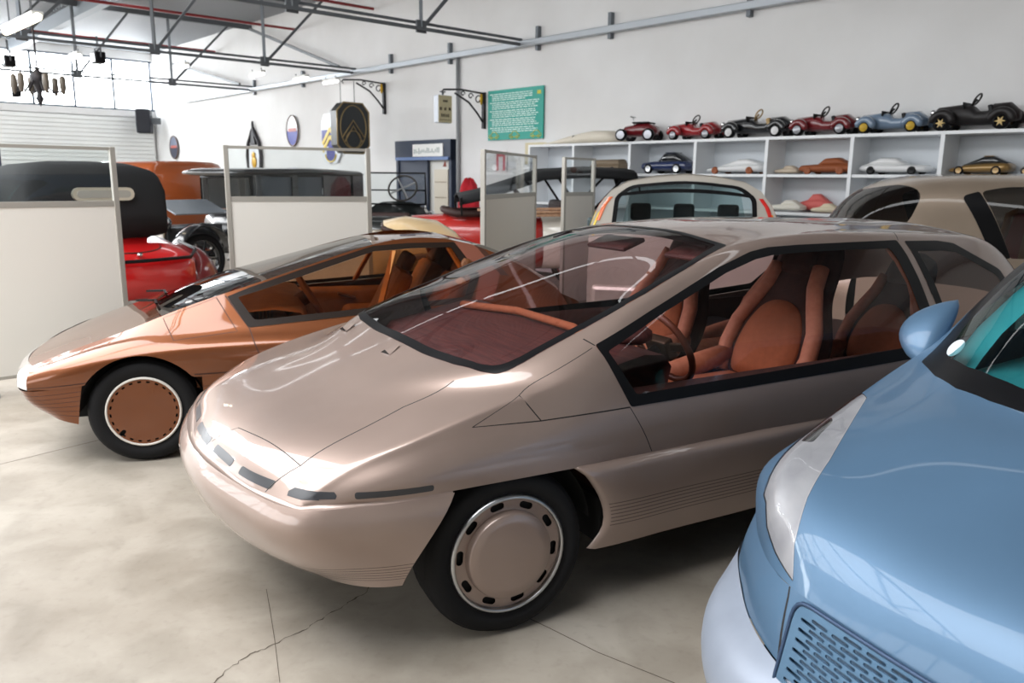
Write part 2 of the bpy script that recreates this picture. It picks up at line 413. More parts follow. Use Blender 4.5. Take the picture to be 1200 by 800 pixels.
ws_i = S.area([(.042, 0, 0), (.046, .246), (.062, .5), (.082, .649), (.11, .70), (.145, .722), (.21, .729), (.46, .71), (.80, .686), (1.05, .64), (1.285, .562, .02), (1.285, .3), (1.28, 0, 0)], (0, 1), .02)
wn_o = S.area([(.462, .999, .01), (.562, .776, .012), (1.3, .784), (2.40, .795, .03), (2.425, 1.0), (2.418, 1.139), (2.399, 1.251), (2.375, 1.318, .01), (2.0, 1.319), (1.675, 1.317), (1.491, 1.312), (1.379, 1.297), (1.162, 1.24), (.74, 1.098)], (0, 2), .015)
wn_i = S.area([(.503, .977, .01), (.594, .817, .012), (1.271, .827), (2.31, .85, .02), (2.337, 1.0), (2.331, 1.117), (2.313, 1.223), (2.287, 1.283, .015), (1.96, 1.286), (1.68, 1.284), (1.496, 1.279), (1.388, 1.265), (1.194, 1.218), (.796, 1.086)], (0, 2), .015)
qw_o = S.area([(2.437, 1.312, .01), (2.72, 1.305), (2.86, 1.288), (3.16, 1.145), (3.2, 1.0), (3.06, .84), (2.455, .80, .02), (2.48, 1.0), (2.47, 1.14), (2.455, 1.25)], (0, 2), .02)
qw_i = S.area([(2.50, 1.262, .01), (2.72, 1.256), (2.84, 1.243), (3.10, 1.12), (3.13, 1.0), (3.02, .885), (2.52, .85, .02), (2.535, 1.0), (2.53, 1.12)], (0, 2), .02)
seams = [S.line([(-.072, .779), (.123, .858), (.448, .991)], (0, 2)), S.line([(-.072, .779), (.183, .772), (.556, .776)], (0, 2)), S.line([(.123, .858), (.183, .772)], (0, 2)),
         S.line([(.556, .776), (.62, .66), (.655, .595)], (0, 2)), S.line([(.436, 1.018), (.462, .998)], (0, 2))]
hoodL = [S.line([(-.80, .13), (-.77, .16), (-.708, .212), (-.66, .43), (-.602, .695)], (0, 1)), S.line([(-.725, .66), (-.602, .695), (-.213, .625), (-.022, .642)], (0, 1))]
roofseam = [S.line([(2.39, .665), (2.43, .60), (2.47, .45), (2.48, .2), (2.485, 0)], (0, 1))]
door = S.area([(.556, .776, 0), (1.3, .782, 0), (2.40, .795, 0), (2.40, .62, .02), (2.38, .602, .01), (.655, .596, .01)], (0, 2), 0)
slots = [S.inv(resample(fillet(p, .01), .02), (1, 2)) for p in (
    [(-.02, .599), (.125, .597), (.125, .622), (-.02, .625)], [(.20, .597), (.40, .597), (.40, .622), (.20, .622)], [(.475, .597), (.675, .597), (.675, .622), (.475, .622)])]
cs = S.inv([(.755, .599), (.81, .60), (.845, .601)], (1, 2))+S.inv([(-.585, .604), (-.54, .605), (-.535, .615), (-.54, .625), (-.585, .626)], (0, 2))+S.inv([(.835, .625), (.80, .624), (.755, .622), (.745, .61)], (1, 2))
ss = S.inv(resample(fillet([(-.485, .603), (-.235, .602), (-.235, .622), (-.485, .625)], .01), .02), (0, 2))
slots += [cs, ss]
common = [('door', door)]+[('gap', S.strip(q, .0045)) for q in seams+roofseam]+[('ws_f', ws_o), ('ws_g', ws_i), ('wn_f', wn_o), ('wn_g', wn_i), ('qw_f', qw_o), ('qw_g', qw_i)]+[('slot', p) for p in slots]
cl = S.cut(common+[('gap', S.strip(q, .0035)) for q in hoodL]); cr = S.cut(common)
def both(k, mi=0): return [(cl[k], mi, 'left'), (cr[k], mi, 'right')]
def panel2(name, surf, parts, mats, parent, off=0., label=None, thick=0.):
    Vs = []; base = 0
    V, F, MI, N = [], [], [], []
    for p, mi, sd in parts:
        v, f, m_, n = surf.mesh([(p, mi)], sd, off); F.append(f+base); base += len(v); V.append(v); MI += m_; N.append(n)
    V = np.concatenate(V); F = np.concatenate(F); N = np.concatenate(N)
    me = bpy.data.meshes.new(name); me.from_pydata([tuple(p) for p in V], [], [tuple(int(i) for i in f) for f in F])
    for k in (mats if isinstance(mats, (list, tuple)) else [mats]): me.materials.append(k)
    me.polygons.foreach_set('material_index', MI); me.polygons.foreach_set('use_smooth', [True]*len(F)); me.update()
    me.normals_split_custom_set_from_vertices([tuple(n) for n in N])
    o = bpy.data.objects.new(name, me); C.objects.link(o); o.parent = parent
    if thick:
        md = o.modifiers.new('solid', 'SOLIDIFY'); md.thickness = thick; md.offset = -1
    if label: o['label'] = label
    return o
panel2('body', S, both('body')+both('gap', 1), [CHAMP, GAP], xen)
for sd in ('left', 'right'):
    c = cl if sd == 'left' else cr
    panel2('door', S, [(c['door'], 0, sd)], CHAMP, xen)
    f = panel2('window_frame', S, [(c['wn_f'], 0, sd)], BLACK, xen, .002, 'black frame of the side window')
    panel2('side_glass', S, [(c['wn_g'], 0, sd)], XGLASS, f)
    f = panel2('window_frame', S, [(c['qw_f'], 0, sd)], BLACK, xen, .002, 'black frame of the rear quarter window')
    panel2('quarter_glass', S, [(c['qw_g'], 0, sd)], XGLASS, f)
f = panel2('windscreen_frame', S, both('ws_f'), BLACK, xen, .002)
panel2('windscreen', S, both('ws_g'), XGLASS, f)
panel2('lamp_slots', S, both('slot'), SLOT, xen, .001, 'dark grey slots along the nose')
# bumper with fine grooves low down
S2 = XB
def rows(S_, us, v0, v1): return [S_.strip([(u, v0+(v1-v0)*i/40) for i in range(41)], .0035) for u in us]
gro = rows(S2, [S2.LU*(.66+.042*i) for i in range(6)], 0.0, S2.LV*.78)
cb = S2.cut([('gap', g) for g in gro])
panel('bumper', S2, [(cb['body'], 0), (cb['gap'], 1)], [CHAMP, CHAMP_D], xen)
mb = MB()      # dark joint and lip between bumper and bonnet
n0 = [XB.ev(np.array([0.]), np.array([XB.LV*i/60]))[0] for i in range(61)]
lip = [XU.ev(np.array([0.]), np.array([XU.LV*(1-i/120)]))[0] for i in range(121)]+[XU.ev(np.array([XU.U[3]*i/40]), np.array([0.]))[0] for i in range(1, 41)]
n1 = [min(lip, key=lambda q: (q[0]-p[0])**2+(q[1]-p[1])**2) for p in n0]
for sg in (1, -1): mb.grid([[(p[1]*sg, p[0], p[2]-.001) for p in n0], [((p[1]*.4+q[1]*.6)*sg, p[0]*.4+q[0]*.6, p[2]-.003) for p, q in zip(n0, n1)], [(q[1]*sg, q[0], q[2]+.001) for q in n1]], 0)
mb.build('seam_strip', CHAMP, xen)
mb = MB()
for sg in (1, -1):
    lo = [XB.ev(np.array([XB.LU]), np.array([XB.LV*i/40]))[0] for i in range(41)]
    mb.grid([[(p[1]*sg, p[0], p[2]+.004) for p in lo if p[0] < -.52], [(p[1]*sg*.85, p[0]+.08, .225) for p in lo if p[0] < -.52]], 0)
mb.build('chin_spoiler', mat('dark_plum_plastic', (.03, .024, .028), .5), xen)
# side skirts
def skirt(ends):
    z = [.592, .583, .565, .53, .42, .33, .25]; t = [.948, .972, .984, .986, .976, .966, .946]
    f = ends[0]; r = ends[1]
    return Surf([[(f[i], t[i]-.022, z[i]), (f[i]+.012, t[i]-.006, z[i]), (f[i]+.035, t[i], z[i]), (f[i]+.3, t[i], z[i]), ((f[i]+r[i])/2, t[i], z[i]+.003), (r[i]-.3, t[i], z[i]+.006), (r[i]-.03, t[i], z[i]+.006), (r[i]-.005, t[i]-.02, z[i]+.006)] for i in range(7)], False)
XS = skirt(([.295, .31, .335, .365, .43, .438, .385], [2.33, 2.33, 2.31, 2.29, 2.24, 2.22, 2.25]))
gro = rows(XS, [XS.LU*(.52+.037*i) for i in range(7)], .03, XS.LV-.05)
cs_ = XS.cut([('gap', g) for g in gro])
for sd in ('left', 'right'): panel2('side_skirt', XS, [(cs_['body'], 0, sd), (cs_['gap'], 1, sd)], [CHAMP, CHAMP_D], xen)
XT = Surf([[(2.97, .945, z, ), (3.2, .93, z), (3.45, .90, z), (3.58, .82, z), (3.64, .6, z), (3.66, .3, z), (3.67, 0, z)] for z in (.62, .5, .4, .3)])
panel('rear_bumper', XT, [(XT.cut([])['body'], 0)], CHAMP, xen)
# underside, wheel housings
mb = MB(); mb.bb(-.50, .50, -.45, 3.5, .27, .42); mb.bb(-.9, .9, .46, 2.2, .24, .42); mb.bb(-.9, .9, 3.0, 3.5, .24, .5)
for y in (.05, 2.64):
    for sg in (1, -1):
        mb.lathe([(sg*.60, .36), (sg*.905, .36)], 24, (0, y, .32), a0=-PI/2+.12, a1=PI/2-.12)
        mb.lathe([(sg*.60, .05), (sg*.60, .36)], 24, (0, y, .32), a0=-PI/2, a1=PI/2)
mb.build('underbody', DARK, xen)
def xwheel(x, y, turn):
    sg = 1 if x > 0 else -1
    w = bpy.data.objects.new('wheel', None); C.objects.link(w); w.parent = xen; w.location = (x, y, 0); w.rotation_euler = (0, 0, turn if sg > 0 else PI+turn)
    zc = .307
    tyre(w, .307, .216, .2, 0., zc)
    mb = MB(); mb.lathe([(-.010, .203), (.006, .205), (.009, .209), (.008, .215), (-.004, .221), (-.02, .220)], 56, (0, 0, zc)); mb.build('rim_ring', STEEL, w)
    mb = MB(); mb.lathe([(-.03, .0), (-.03, .2)], 40, (0, 0, zc)); mb.build('rim_back', DARK, w)
    outer = [(.2045*math.cos(2*PI*i/64), .2045*math.sin(2*PI*i/64)) for i in range(64)]
    holes = [stadium(.1815*math.cos(a), .1815*math.sin(a), .054, .025, a+PI/2) for a in [R(31+36*i) for i in range(10)]]
    flat_cut(outer, holes, .003, lambda a, b, d: (-.012+d, a, zc+b), 'wheel_cover', CHAMP, w)
    mb = MB(); mb.lathe([(-.012, .161), (.016, .158), (.022, .153), (.023, .12), (.025, .06), (.0255, .001)], 56, (0, 0, zc)); mb.build('hub_disc', CHAMP, w)
    return w
xwheel(.93, .052, R(-3.5)); xwheel(-.93, .052, R(-3.5)); xwheel(.94, 2.64, 0); xwheel(-.94, 2.64, 0)
# cabin
mb = MB(); mb.bb(-.88, .88, .5, 3.3, .36, .42)
for sg in (1, -1): mb.grid([[(sg*t, y, z) for y in np.linspace(.56, 3.3, 12)] for t, z in ((.90, .42), (.885, .6), (.86, .74), (.875, .80))])
mb.build('cabin_floor', TAN_D, xen)
mb = MB()
prof = [(.10, .78), (.16, .845), (.45, .90), (.72, .93), (.82, .92), (.86, .87), (.84, .78), (.80, .66), (.6, .55), (.5, .42)]
G = [[(x, y+(.12*(x/.8)**2 if y < .5 else .0), z) for y, z in prof] for x in np.linspace(-.80, .80, 15)]
mb.grid(G); mb.bb(-.10, .10, .8, 2.3, .42, .62)
mb.build('dashboard', PLUM, xen)
mb = MB()
P = [(x*.74, .12, .86) for x in (-1, -.5, 0, .5, 1)]
mb.tube([(-.62, .62, .935), (-.2, .72, .955), (.3, .72, .955), (.62, .64, .935)], .02); mb.build('dash_roll', TAN, xen)
mb = MB(); mb.ball((.43, .86, .95), (.2, .13, .055), 14); mb.build('instrument_hood', PLUM, xen)
sw = bpy.data.objects.new('steering_wheel', None); C.objects.link(sw); sw.parent = xen; sw.location = (.43, 1.12, .86); sw.rotation_euler = (R(-62), 0, 0)
mb = MB(); mb.tube([(.185*math.cos(a), .185*math.sin(a), 0) for a in [2*PI*i/32 for i in range(32)]], .016, 8, closed=True); mb.build('rim', mat('brown_leather_rim', srgb(96, 56, 36), .45), sw)
mb = MB(); mb.box((0, 0, -.01), (.15, .10, .05)); mb.bar((0, 0, -.01), (.18, -.03, 0), .045, .014); mb.bar((0, 0, -.01), (-.18, -.03, 0), .045, .014); mb.build('hub', mat('bronze_hub', srgb(80, 66, 50), .3, .6), sw, .01)
mb = MB(); mb.tube([(0, 0, -.02), (0, 0, -.30)], .03); mb.build('column', BLACK, sw)
def seat(x, y, sc=1., front=True):
    s = bpy.data.objects.new('seat', None); C.objects.link(s); s.parent = xen; s.location = (x, y, .42); s.scale = (sc, sc, sc)
    mb = MB(); mb.bb(-.25, .25, -.28, .24, .0, .22); mb.build('cushion', TAN, s, .07, seg=3)
    for sg in (1, -1):
        mb = MB(); mb.tube([(sg*.25, -.30, .12), (sg*.255, -.28, .2), (sg*.26, 0, .25), (sg*.25, .24, .3)], [.05, .06, .06, .05], 10); mb.build('side_bolster', TAN_L, s)
    rec = R(24)
    def pt(u, h, d): return (u, .22+h*math.sin(rec)+d*math.cos(rec), .22+h*math.cos(rec)-d*math.sin(rec))
    out = [(-.23, -.05), (-.265, .12), (-.25, .25), (-.195, .36), (-.15, .46), (-.14, .60), (-.125, .70), (-.08, .77), (.08, .77), (.125, .70), (.14, .60), (.15, .46), (.195, .36), (.25, .25), (.265, .12), (.23, -.05)]
    o2 = resample(fillet(out, .08), .04)
    mb = MB(); n = len(o2)
    rings = [[pt(a*.97, b, .10) for a, b in o2], [pt(a, b, .06) for a, b in o2], [pt(a, b, .0) for a, b in o2], [pt(a*.9, .36+(b-.36)*.95, -.05) for a, b in o2]]
    mb.grid(rings, closed=True, caps=True); mb.build('backrest_shell', TAN_D, s)
    ins = resample(fillet([(-.17, -.02), (-.20, .12), (-.175, .25), (-.12, .345), (-.05, .385), (.05, .385), (.12, .345), (.175, .25), (.20, .12), (.17, -.02)], .05), .03)
    mb = MB(); mb.grid([[pt(a, b, -.03) for a, b in ins], [pt(a*.96, b, -.07) for a, b in ins], [pt(a*.6, .18+(b-.18)*.7, -.088) for a, b in ins]], closed=True, caps=True); mb.build('backrest_pad', TAN, s)
    for sg in (1, -1):
        loop = [pt(sg*a, b, -.055+.02*max(0, (b-.4)/.2)) for a, b in [(.235, -.03), (.262, .12), (.245, .25), (.19, .37), (.145, .47), (.125, .58)]]
        mb = MB(); mb.tube(resample([tuple(p) for p in loop], .05, False), .040, 10); mb.build('backrest_bolster', TAN_L, s)
    mb = MB(); mb.box(pt(0, .63, -.035), (.21, .09, .20), Matrix.Rotation(-rec, 3, 'X')); mb.build('headrest', TAN_D, s, .04, seg=3)
    return s
seat(.43, 1.56); seat(-.43, 1.56); seat(.40, 2.48, .86); seat(-.40, 2.48, .86)
for sg in (1, -1):
    mb = MB(); mb.grid([[(sg*(t-.025-w*.0), y+w, z) for w in (0, .075)] for y, t, z in ((2.335, .885, .86), (2.335, .845, 1.0), (2.33, .80, 1.12), (2.30, .745, 1.22), (2.26, .705, 1.29))]); mb.build('pillar_trim', TAN, xen)
    mb = MB(); mb.box((sg*.33, 1.40, 1.262), (.34, .15, .025), Matrix.Rotation(R(20), 3, 'X')); mb.build('sun_visor', PLUM, xen, .01)
    mb = MB(); mb.grid([[(sg*t, y, z) for y in np.linspace(.62, 2.34, 8)] for t, z in ((.875, .80), (.83, .815), (.82, .70), (.85, .45))]); mb.build('door_trim', TAN_D, xen)
mb = MB()
xs = np.linspace(-.56, .56, 9)
mb.grid([[(x, y, zc-.06*(x/.6)**2) for x in xs] for y, zc in ((1.34, 1.325), (1.7, 1.35), (2.1, 1.36), (2.5, 1.345), (2.9, 1.30))]); mb.build('headliner', PLUM, xen)
for x in (.08, -.50):
    mb = MB()
    mb.add([(x-.03, -.085, .874), (x+.05, -.075, .877), (x+.02, -.02, .906), (x-.02, -.02, .904)], [(0, 1, 2, 3)])
    mb.add([(x-.03, -.087, .874), (x+.05, -.077, .877), (x+.012, -.083, .892)], [(0, 1, 2)], 1)
    mb.build('washer_nozzle', [CHAMP, BLACK], xen)
# ---------------------------------------------------------------- copper pyramid concept car
KA = 73.5; KO = (-2.336, 5.153)
COPPER = flake('copper_paint', srgb(122, 68, 34), .33, .6)
COPPER_D = mat('copper_groove', srgb(70, 38, 24), .6)
KGLASS = glass('amber_tinted_glass', (.62, .46, .34), 0., 1.55)
KSCREEN = glass('dark_mirror_windscreen', (.16, .12, .11), 0., 1.9)
LENS = mat('frosted_lamp_lens', srgb(205, 198, 194), .12, 0, 1.)
OCHRE = noise_mat('ochre_leather', srgb(178, 112, 48), srgb(160, 98, 38), 12, .6, 3)
OCHRE_D = noise_mat('dark_ochre_leather', srgb(112, 66, 28), srgb(96, 54, 22), 12, .65, 3)
kar = thing('pyramid_car', 'copper brown pyramid-shaped concept car with flat disc wheels, standing before the white panels', 'car', (KO[0], KO[1], 0), -R(KA))
def _ks():
    st = [(-.545, [(.895, .447), (.905, .48), (.89, .515), (.87, .53), (.845, .545)], (-.54, .785, .562)),
          (-.42, [(.925, .455), (.935, .51), (.92, .55), (.90, .57), (.868, .585)], (-.42, .765, .61)),
          (-.25, [(.93, .47), (.945, .54), (.925, .60), (.90, .62), (.865, .638)], (-.25, .752, .668)),
          (0, [(.93, .48), (.945, .57), (.925, .64), (.90, .665), (.863, .69)], (0, .735, .755)),
          (.3, [(.93, .485), (.945, .58), (.925, .66), (.90, .682), (.865, .708)], (.27, .705, .855)),
          (.6, [(.93, .49), (.945, .585), (.925, .665), (.90, .69), (.865, .718)], (.6, .645, .955)),
          (.95, [(.93, .495), (.945, .59), (.925, .67), (.90, .695), (.868, .725)], (.94, .545, 1.053)),
          (1.37, [(.93, .50), (.945, .595), (.925, .675), (.90, .70), (.87, .735)], (1.37, .425, 1.172)),
          (1.95, [(.93, .51), (.945, .605), (.925, .685), (.90, .71), (.87, .75)], (1.9, .405, 1.192)),
          (2.3, [(.91, .52), (.92, .61), (.90, .69), (.875, .715), (.845, .75)], (2.26, .49, 1.07)),
          (2.62, [(.85, .53), (.86, .615), (.84, .685), (.815, .71), (.785, .74)], (2.58, .60, .87))]
    net = []
    for s0, low, top in st:
        a = np.array([s0, *low[-1]]); b = np.array(top)
        net.append([(s0, *p) for p in low]+[tuple(a+(b-a)*w) for w in (.18, .5, .82, 1)])
    return Surf(net, False)
KS = _ks()
KH = Surf([[(-.54, .785, .562), (-.605, .60, .548), (-.66, .35, .537), (-.68, 0, .533)],
           [(-.42, .765, .61), (-.45, .58, .607), (-.48, .33, .603), (-.49, 0, .60)],
           [(-.25, .752, .668), (-.26, .55, .668), (-.27, .3, .668), (-.275, 0, .668)],
           [(0, .735, .755), (-.01, .55, .753), (-.02, .3, .752), (-.025, 0, .752)],
           [(.13, .723, .80), (.10, .52, .79), (.08, .27, .787), (.075, 0, .786)]])
KW = Surf([[(.13, .723, .80), (.08, .52, .803), (.04, .27, .806), (.03, 0, .807)],
           [(.27, .705, .855), (.24, .5, .865), (.21, .25, .872), (.20, 0, .874)],
           [(.6, .645, .955), (.58, .46, .967), (.56, .23, .974), (.55, 0, .976)],
           [(.94, .545, 1.053), (.93, .38, 1.066), (.92, .19, 1.072), (.91, 0, 1.074)],
           [(1.37, .425, 1.172), (1.37, .29, 1.18), (1.37, .14, 1.183), (1.37, 0, 1.184)]])
KR = Surf([[(1.37, .425, 1.172), (1.37, .29, 1.18), (1.37, .14, 1.183), (1.37, 0, 1.184)],
           [(1.6, .415, 1.185), (1.6, .28, 1.192), (1.6, .14, 1.195), (1.6, 0, 1.196)],
           [(1.9, .405, 1.192), (1.9, .28, 1.199), (1.9, .14, 1.202), (1.9, 0, 1.203)]])
KB = Surf([[(1.9, .405, 1.192), (1.9, .28, 1.199), (1.9, .14, 1.202), (1.9, 0, 1.203)],
           [(2.26, .49, 1.07), (2.28, .32, 1.08), (2.3, .16, 1.085), (2.3, 0, 1.087)],
           [(2.58, .60, .87), (2.62, .4, .88), (2.64, .2, .885), (2.65, 0, .886)]])
KN = Surf([[(-.55, .89, .452), (-.615, .80, .452), (-.665, .62, .455), (-.705, .38, .455), (-.725, 0, .455)],
           [(-.55, .865, .505), (-.612, .765, .503), (-.665, .60, .50), (-.71, .36, .50), (-.728, 0, .50)],
           [(-.54, .785, .562), (-.578, .685, .557), (-.622, .54, .548), (-.665, .33, .539), (-.68, 0, .533)]])
KL = Surf([[(-.275, .925, .467), (-.42, .925, .455), (-.55, .895, .447), (-.615, .80, .447), (-.665, .62, .45), (-.705, .38, .45), (-.725, 0, .45)],
           [(-.29, .92, .39), (-.42, .91, .38), (-.535, .87, .375), (-.59, .77, .375), (-.635, .60, .375), (-.67, .36, .375), (-.685, 0, .375)],
           [(-.315, .895, .245), (-.40, .87, .265), (-.475, .80, .285), (-.525, .68, .297), (-.565, .50, .30), (-.585, .30, .30), (-.595, 0, .30)]])
KSL = Surf([[(s0, .93, .49), (s0, .925, .42), (s0, .91, .34), (s0, .88, .25)][::1] for s0 in (.34, .7, 1.1, 1.45, 1.72)], False)
arch = [(.02+.335*math.cos(a), .288+.335*math.sin(a)) for a in [PI*i/24 for i in range(25)]]
archp = KS.inv(resample([(-.31, .40)]+arch[::-1]+[(.355, .40)], .02), (0, 2))
kw_o = KS.area([(.485, .90, .01), (.60, .738, .02), (1.23, .782), (1.93, .835, .02), (2.03, .98), (1.905, 1.18, .01), (1.6, 1.178), (1.37, 1.163), (.94, 1.043), (.61, .945)], (0, 2), .01)
kw_i = KS.area([(.545, .895, .01), (.635, .775, .02), (1.23, .815), (1.90, .862, .02), (1.97, .98), (1.875, 1.15, .01), (1.62, 1.145), (1.37, 1.13), (.94, 1.005), (.66, .925)], (0, 2), .01)
kpil = KS.area([(1.905, 1.185, 0), (2.03, .98, 0), (1.96, .84, 0), (2.08, .84, 0), (2.17, .98, 0), (2.04, 1.165, 0)], (0, 2), 0)
kdk = KS.area([(2.04, 1.165, 0), (2.17, .98, 0), (2.23, .97, 0), (2.09, 1.15, 0)], (0, 2), 0)
flap = [(.135, .795), (.425, .897), (.54, .722), (.20, .69)]
kseam = [KS.line(flap+flap[:1], (0, 2)), KS.line([(.475, .905), (.605, .735), (.67, .56), (.67, .49)], (0, 2))]
kgl = [KS.strip(KS.line([(-.55, .462), (-.25, .485)], (0, 2)), .008), KS.strip(KS.line([(.3, .50), (2.6, .54)], (0, 2)), .008)]
kc = KS.cut([('door', KS.area([(.605, .735, 0), (.67, .56, 0), (.67, .49, 0), (1.7, .51, 0), (1.78, .7, 0), (1.95, .84, 0), (1.23, .782, 0)], (0, 2), 0)), ('gap', KS.strip(kseam[0], .005)), ('gap', KS.strip(kseam[1], .007))]+[('gap', g) for g in kgl]+[('pil', kpil), ('dk', kdk), ('wf', kw_o), ('wg', kw_i), ('hole', archp)])
for sd in ('left', 'right'):
    panel2('flank', KS, [(kc['body'], 0, sd), (kc['gap'], 1, sd)], [COPPER, COPPER_D], kar)
    panel2('door', KS, [(kc['door'], 0, sd)], COPPER, kar)
    panel2('rear_pillar', KS, [(kc['pil'], 0, sd), (kc['dk'], 1, sd)], [mat('matt_copper', srgb(140, 84, 66), .5, .3), COPPER_D], kar, .002)
    f = panel2('window_frame', KS, [(kc['wf'], 0, sd)], mat('dark_bronze_frame', (.018, .011, .008), .4, spec=.2), kar, .002, 'dark bronze frame of the side window')
    panel2('side_glass', KS, [(kc['wg'], 0, sd)], KGLASS, f)
    gr_ = rows(KSL, [], 0, 1); sl = KSL.cut([('gap', KSL.strip([(u, KSL.LV*q) for u in np.linspace(0, KSL.LU, 60)], .004)) for q in (.25, .36, .47, .58, .69)])
    panel2('sill', KSL, [(sl['body'], 0, sd), (sl['gap'], 1, sd)], [COPPER, COPPER_D], kar)
panel('bonnet', KH, [(KH.cut([])['body'], 0)], COPPER, kar)
panel('windscreen', KW, [(KW.cut([])['body'], 0)], KSCREEN, kar)
panel('roof', KR, [(KR.cut([])['body'], 0)], COPPER, kar)
panel('tailgate', KB, [(KB.cut([('g', KB.area([(2.05, .37), (2.05, 0, 0), (2.55, 0, 0), (2.52, .5)], (0, 1)))])['body'], 0), (KB.cut([('g', KB.area([(2.05, .37), (2.05, 0, 0), (2.55, 0, 0), (2.52, .5)], (0, 1)))])['g'], 1)], [COPPER, KSCREEN], kar)
panel('headlamp_strip', KN, [(KN.cut([])['body'], 0)], LENS, kar, label='full-width frosted headlamp strip')
gro = rows(KL, [KL.LU*(.15+.13*i) for i in range(6)], 0, KL.LV)
cb = KL.cut([('gap', g) for g in gro]); panel('bumper', KL, [(cb['body'], 0), (cb['gap'], 1)], [COPPER, COPPER_D], kar)
KT = Surf([[(2.6, .85, z), (2.66, .77, z), (2.70, .5, z), (2.71, 0, z)] for z in (.80, .66, .5, .3)])
panel('tail_panel', KT, [(KT.cut([])['body'], 0)], COPPER, kar)
mb = MB(); mb.bb(-.58, .58, -.45, 2.6, .20, .40); mb.bb(-.86, .86, .42, 1.66, .24, .40)
for y in (.02, 2.06):
    for sg in (1, -1):
        mb.lathe([(sg*.58, .33), (sg*.90, .33)], 24, (0, y, .288), a0=-PI/2+.05, a1=PI/2-.05)
        mb.lathe([(sg*.58, .04), (sg*.58, .33)], 24, (0, y, .288), a0=-PI/2, a1=PI/2)
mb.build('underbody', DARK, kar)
def kwheel(x, y):
    sg = 1 if x > 0 else -1; zc = .294
    w = bpy.data.objects.new('wheel', None); C.objects.link(w); w.parent = kar; w.location = (x, y, 0); w.rotation_euler = (0, 0, 0 if sg > 0 else PI)
    tyre(w, .294, .192, .2, 0., zc)
    mb = MB(); mb.lathe([(-.006, .186), (.006, .188), (.008, .193), (.004, .199), (-.01, .2)], 56, (0, 0, zc)); mb.build('rim_ring', mat('white_ring', srgb(222, 216, 208), .35), w)
    mb = MB(); mb.lathe([(-.02, .0), (-.02, .19)], 32, (0, 0, zc)); mb.build('rim_back', DARK, w)
    outer = [(.187*math.cos(2*PI*i/64), .187*math.sin(2*PI*i/64)) for i in range(64)]
    holes = [stadium(.172*math.cos(a), .172*math.sin(a), .021, .010, a+PI/2) for a in [R(15*i+4) for i in range(24)]]+[stadium(-.118, -.115, .042, .024, R(45))]
    flat_cut(outer, holes, .003, lambda a, b, d: (-.001+d, a, zc+b), 'wheel_disc', COPPER, w, .02)
for x, y in ((.90, .02), (-.90, .02), (.90, 2.06), (-.90, 2.06)): kwheel(x, y)
# cabin
mb = MB(); mb.bb(-.84, .84, .3, 2.4, .40, .46); mb.bb(-.75, .75, .15, .45, .40, .72); mb.build('cabin_floor', OCHRE_D, kar)
mb = MB(); mb.grid([[(x, y, z) for x in np.linspace(-.70, .70, 9)] for y, z in ((.35, .72), (.5, .80), (.75, .815), (.9, .79), (.95, .72), (.93, .5))]); mb.build('dashboard', OCHRE, kar)
mb = MB()
for k in range(7): mb.bar((.55, .60+.022*k, .79), (.72, .60+.022*k, .70), .012, .006)
mb.build('air_vent', OCHRE_D, kar)
for sg in (1, -1):
    mb = MB(); mb.grid([[(sg*t, y, z) for y in np.linspace(.62, 2.0, 8)] for t, z in ((.84, .735), (.78, .75), (.76, .70), (.80, .46))]); mb.build('door_trim', OCHRE, kar)
    mb = MB(); mb.bar((sg*.745, 1.22, .70), (sg*.745, 1.36, .66), .10, .02); mb.build('door_pocket', OCHRE_D, kar, .008)
    mb = MB(); mb.bar((sg*.46, 1.50, 1.13), (sg*.775, 1.36, .80), .035, .02); mb.build('centre_pillar', OCHRE, kar, .004)
    mb = MB(); mb.bar((sg*.43, 1.86, 1.15), (sg*.72, 2.0, .86), .03, .02); mb.build('rear_trim', OCHRE, kar, .004)
def kseat(x, y):
    s = bpy.data.objects.new('seat', None); C.objects.link(s); s.parent = kar; s.location = (x, y, .46)
    mb = MB(); mb.bb(-.23, .23, -.26, .24, 0, .17); mb.build('cushion', OCHRE, s, .05)
    mb = MB(); mb.box((0, .33, .32), (.46, .13, .42), Matrix.Rotation(R(-28), 3, 'X')); mb.build('backrest', OCHRE, s, .05)
    mb = MB(); mb.box((0, .45, .56), (.26, .08, .13), Matrix.Rotation(R(-28), 3, 'X')); mb.build('headrest', OCHRE_D, s, .03)
kseat(0, 1.2); kseat(.45, 1.5); kseat(-.45, 1.5)
kst = bpy.data.objects.new('steering_wheel', None); C.objects.link(kst); kst.parent = kar; kst.location = (0, .98, .80); kst.rotation_euler = (R(-60), 0, 0)
mb = MB(); mb.tube([(.17*math.cos(a), .17*math.sin(a), 0) for a in [2*PI*i/28 for i in range(28)]], .018, 8, closed=True); mb.build('rim', OCHRE, kst)
mb = MB(); mb.tube([(0, 0, 0), (0, 0, -.2)], .05, 12); mb.bar((-.16, 0, 0), (.16, 0, 0), .05, .015); mb.build('hub', OCHRE_D, kst)
for i, y in enumerate((.0, .30)):
    mb = MB(); mb.bar((-.30+.45*i, .02, .815), (-.42+.45*i, -.10, .80), .03, .012); mb.bar((-.30+.45*i, .02, .818), (-.05+.45*i, .06, .83), .014, .01); mb.build('wiper', BLACK, kar)
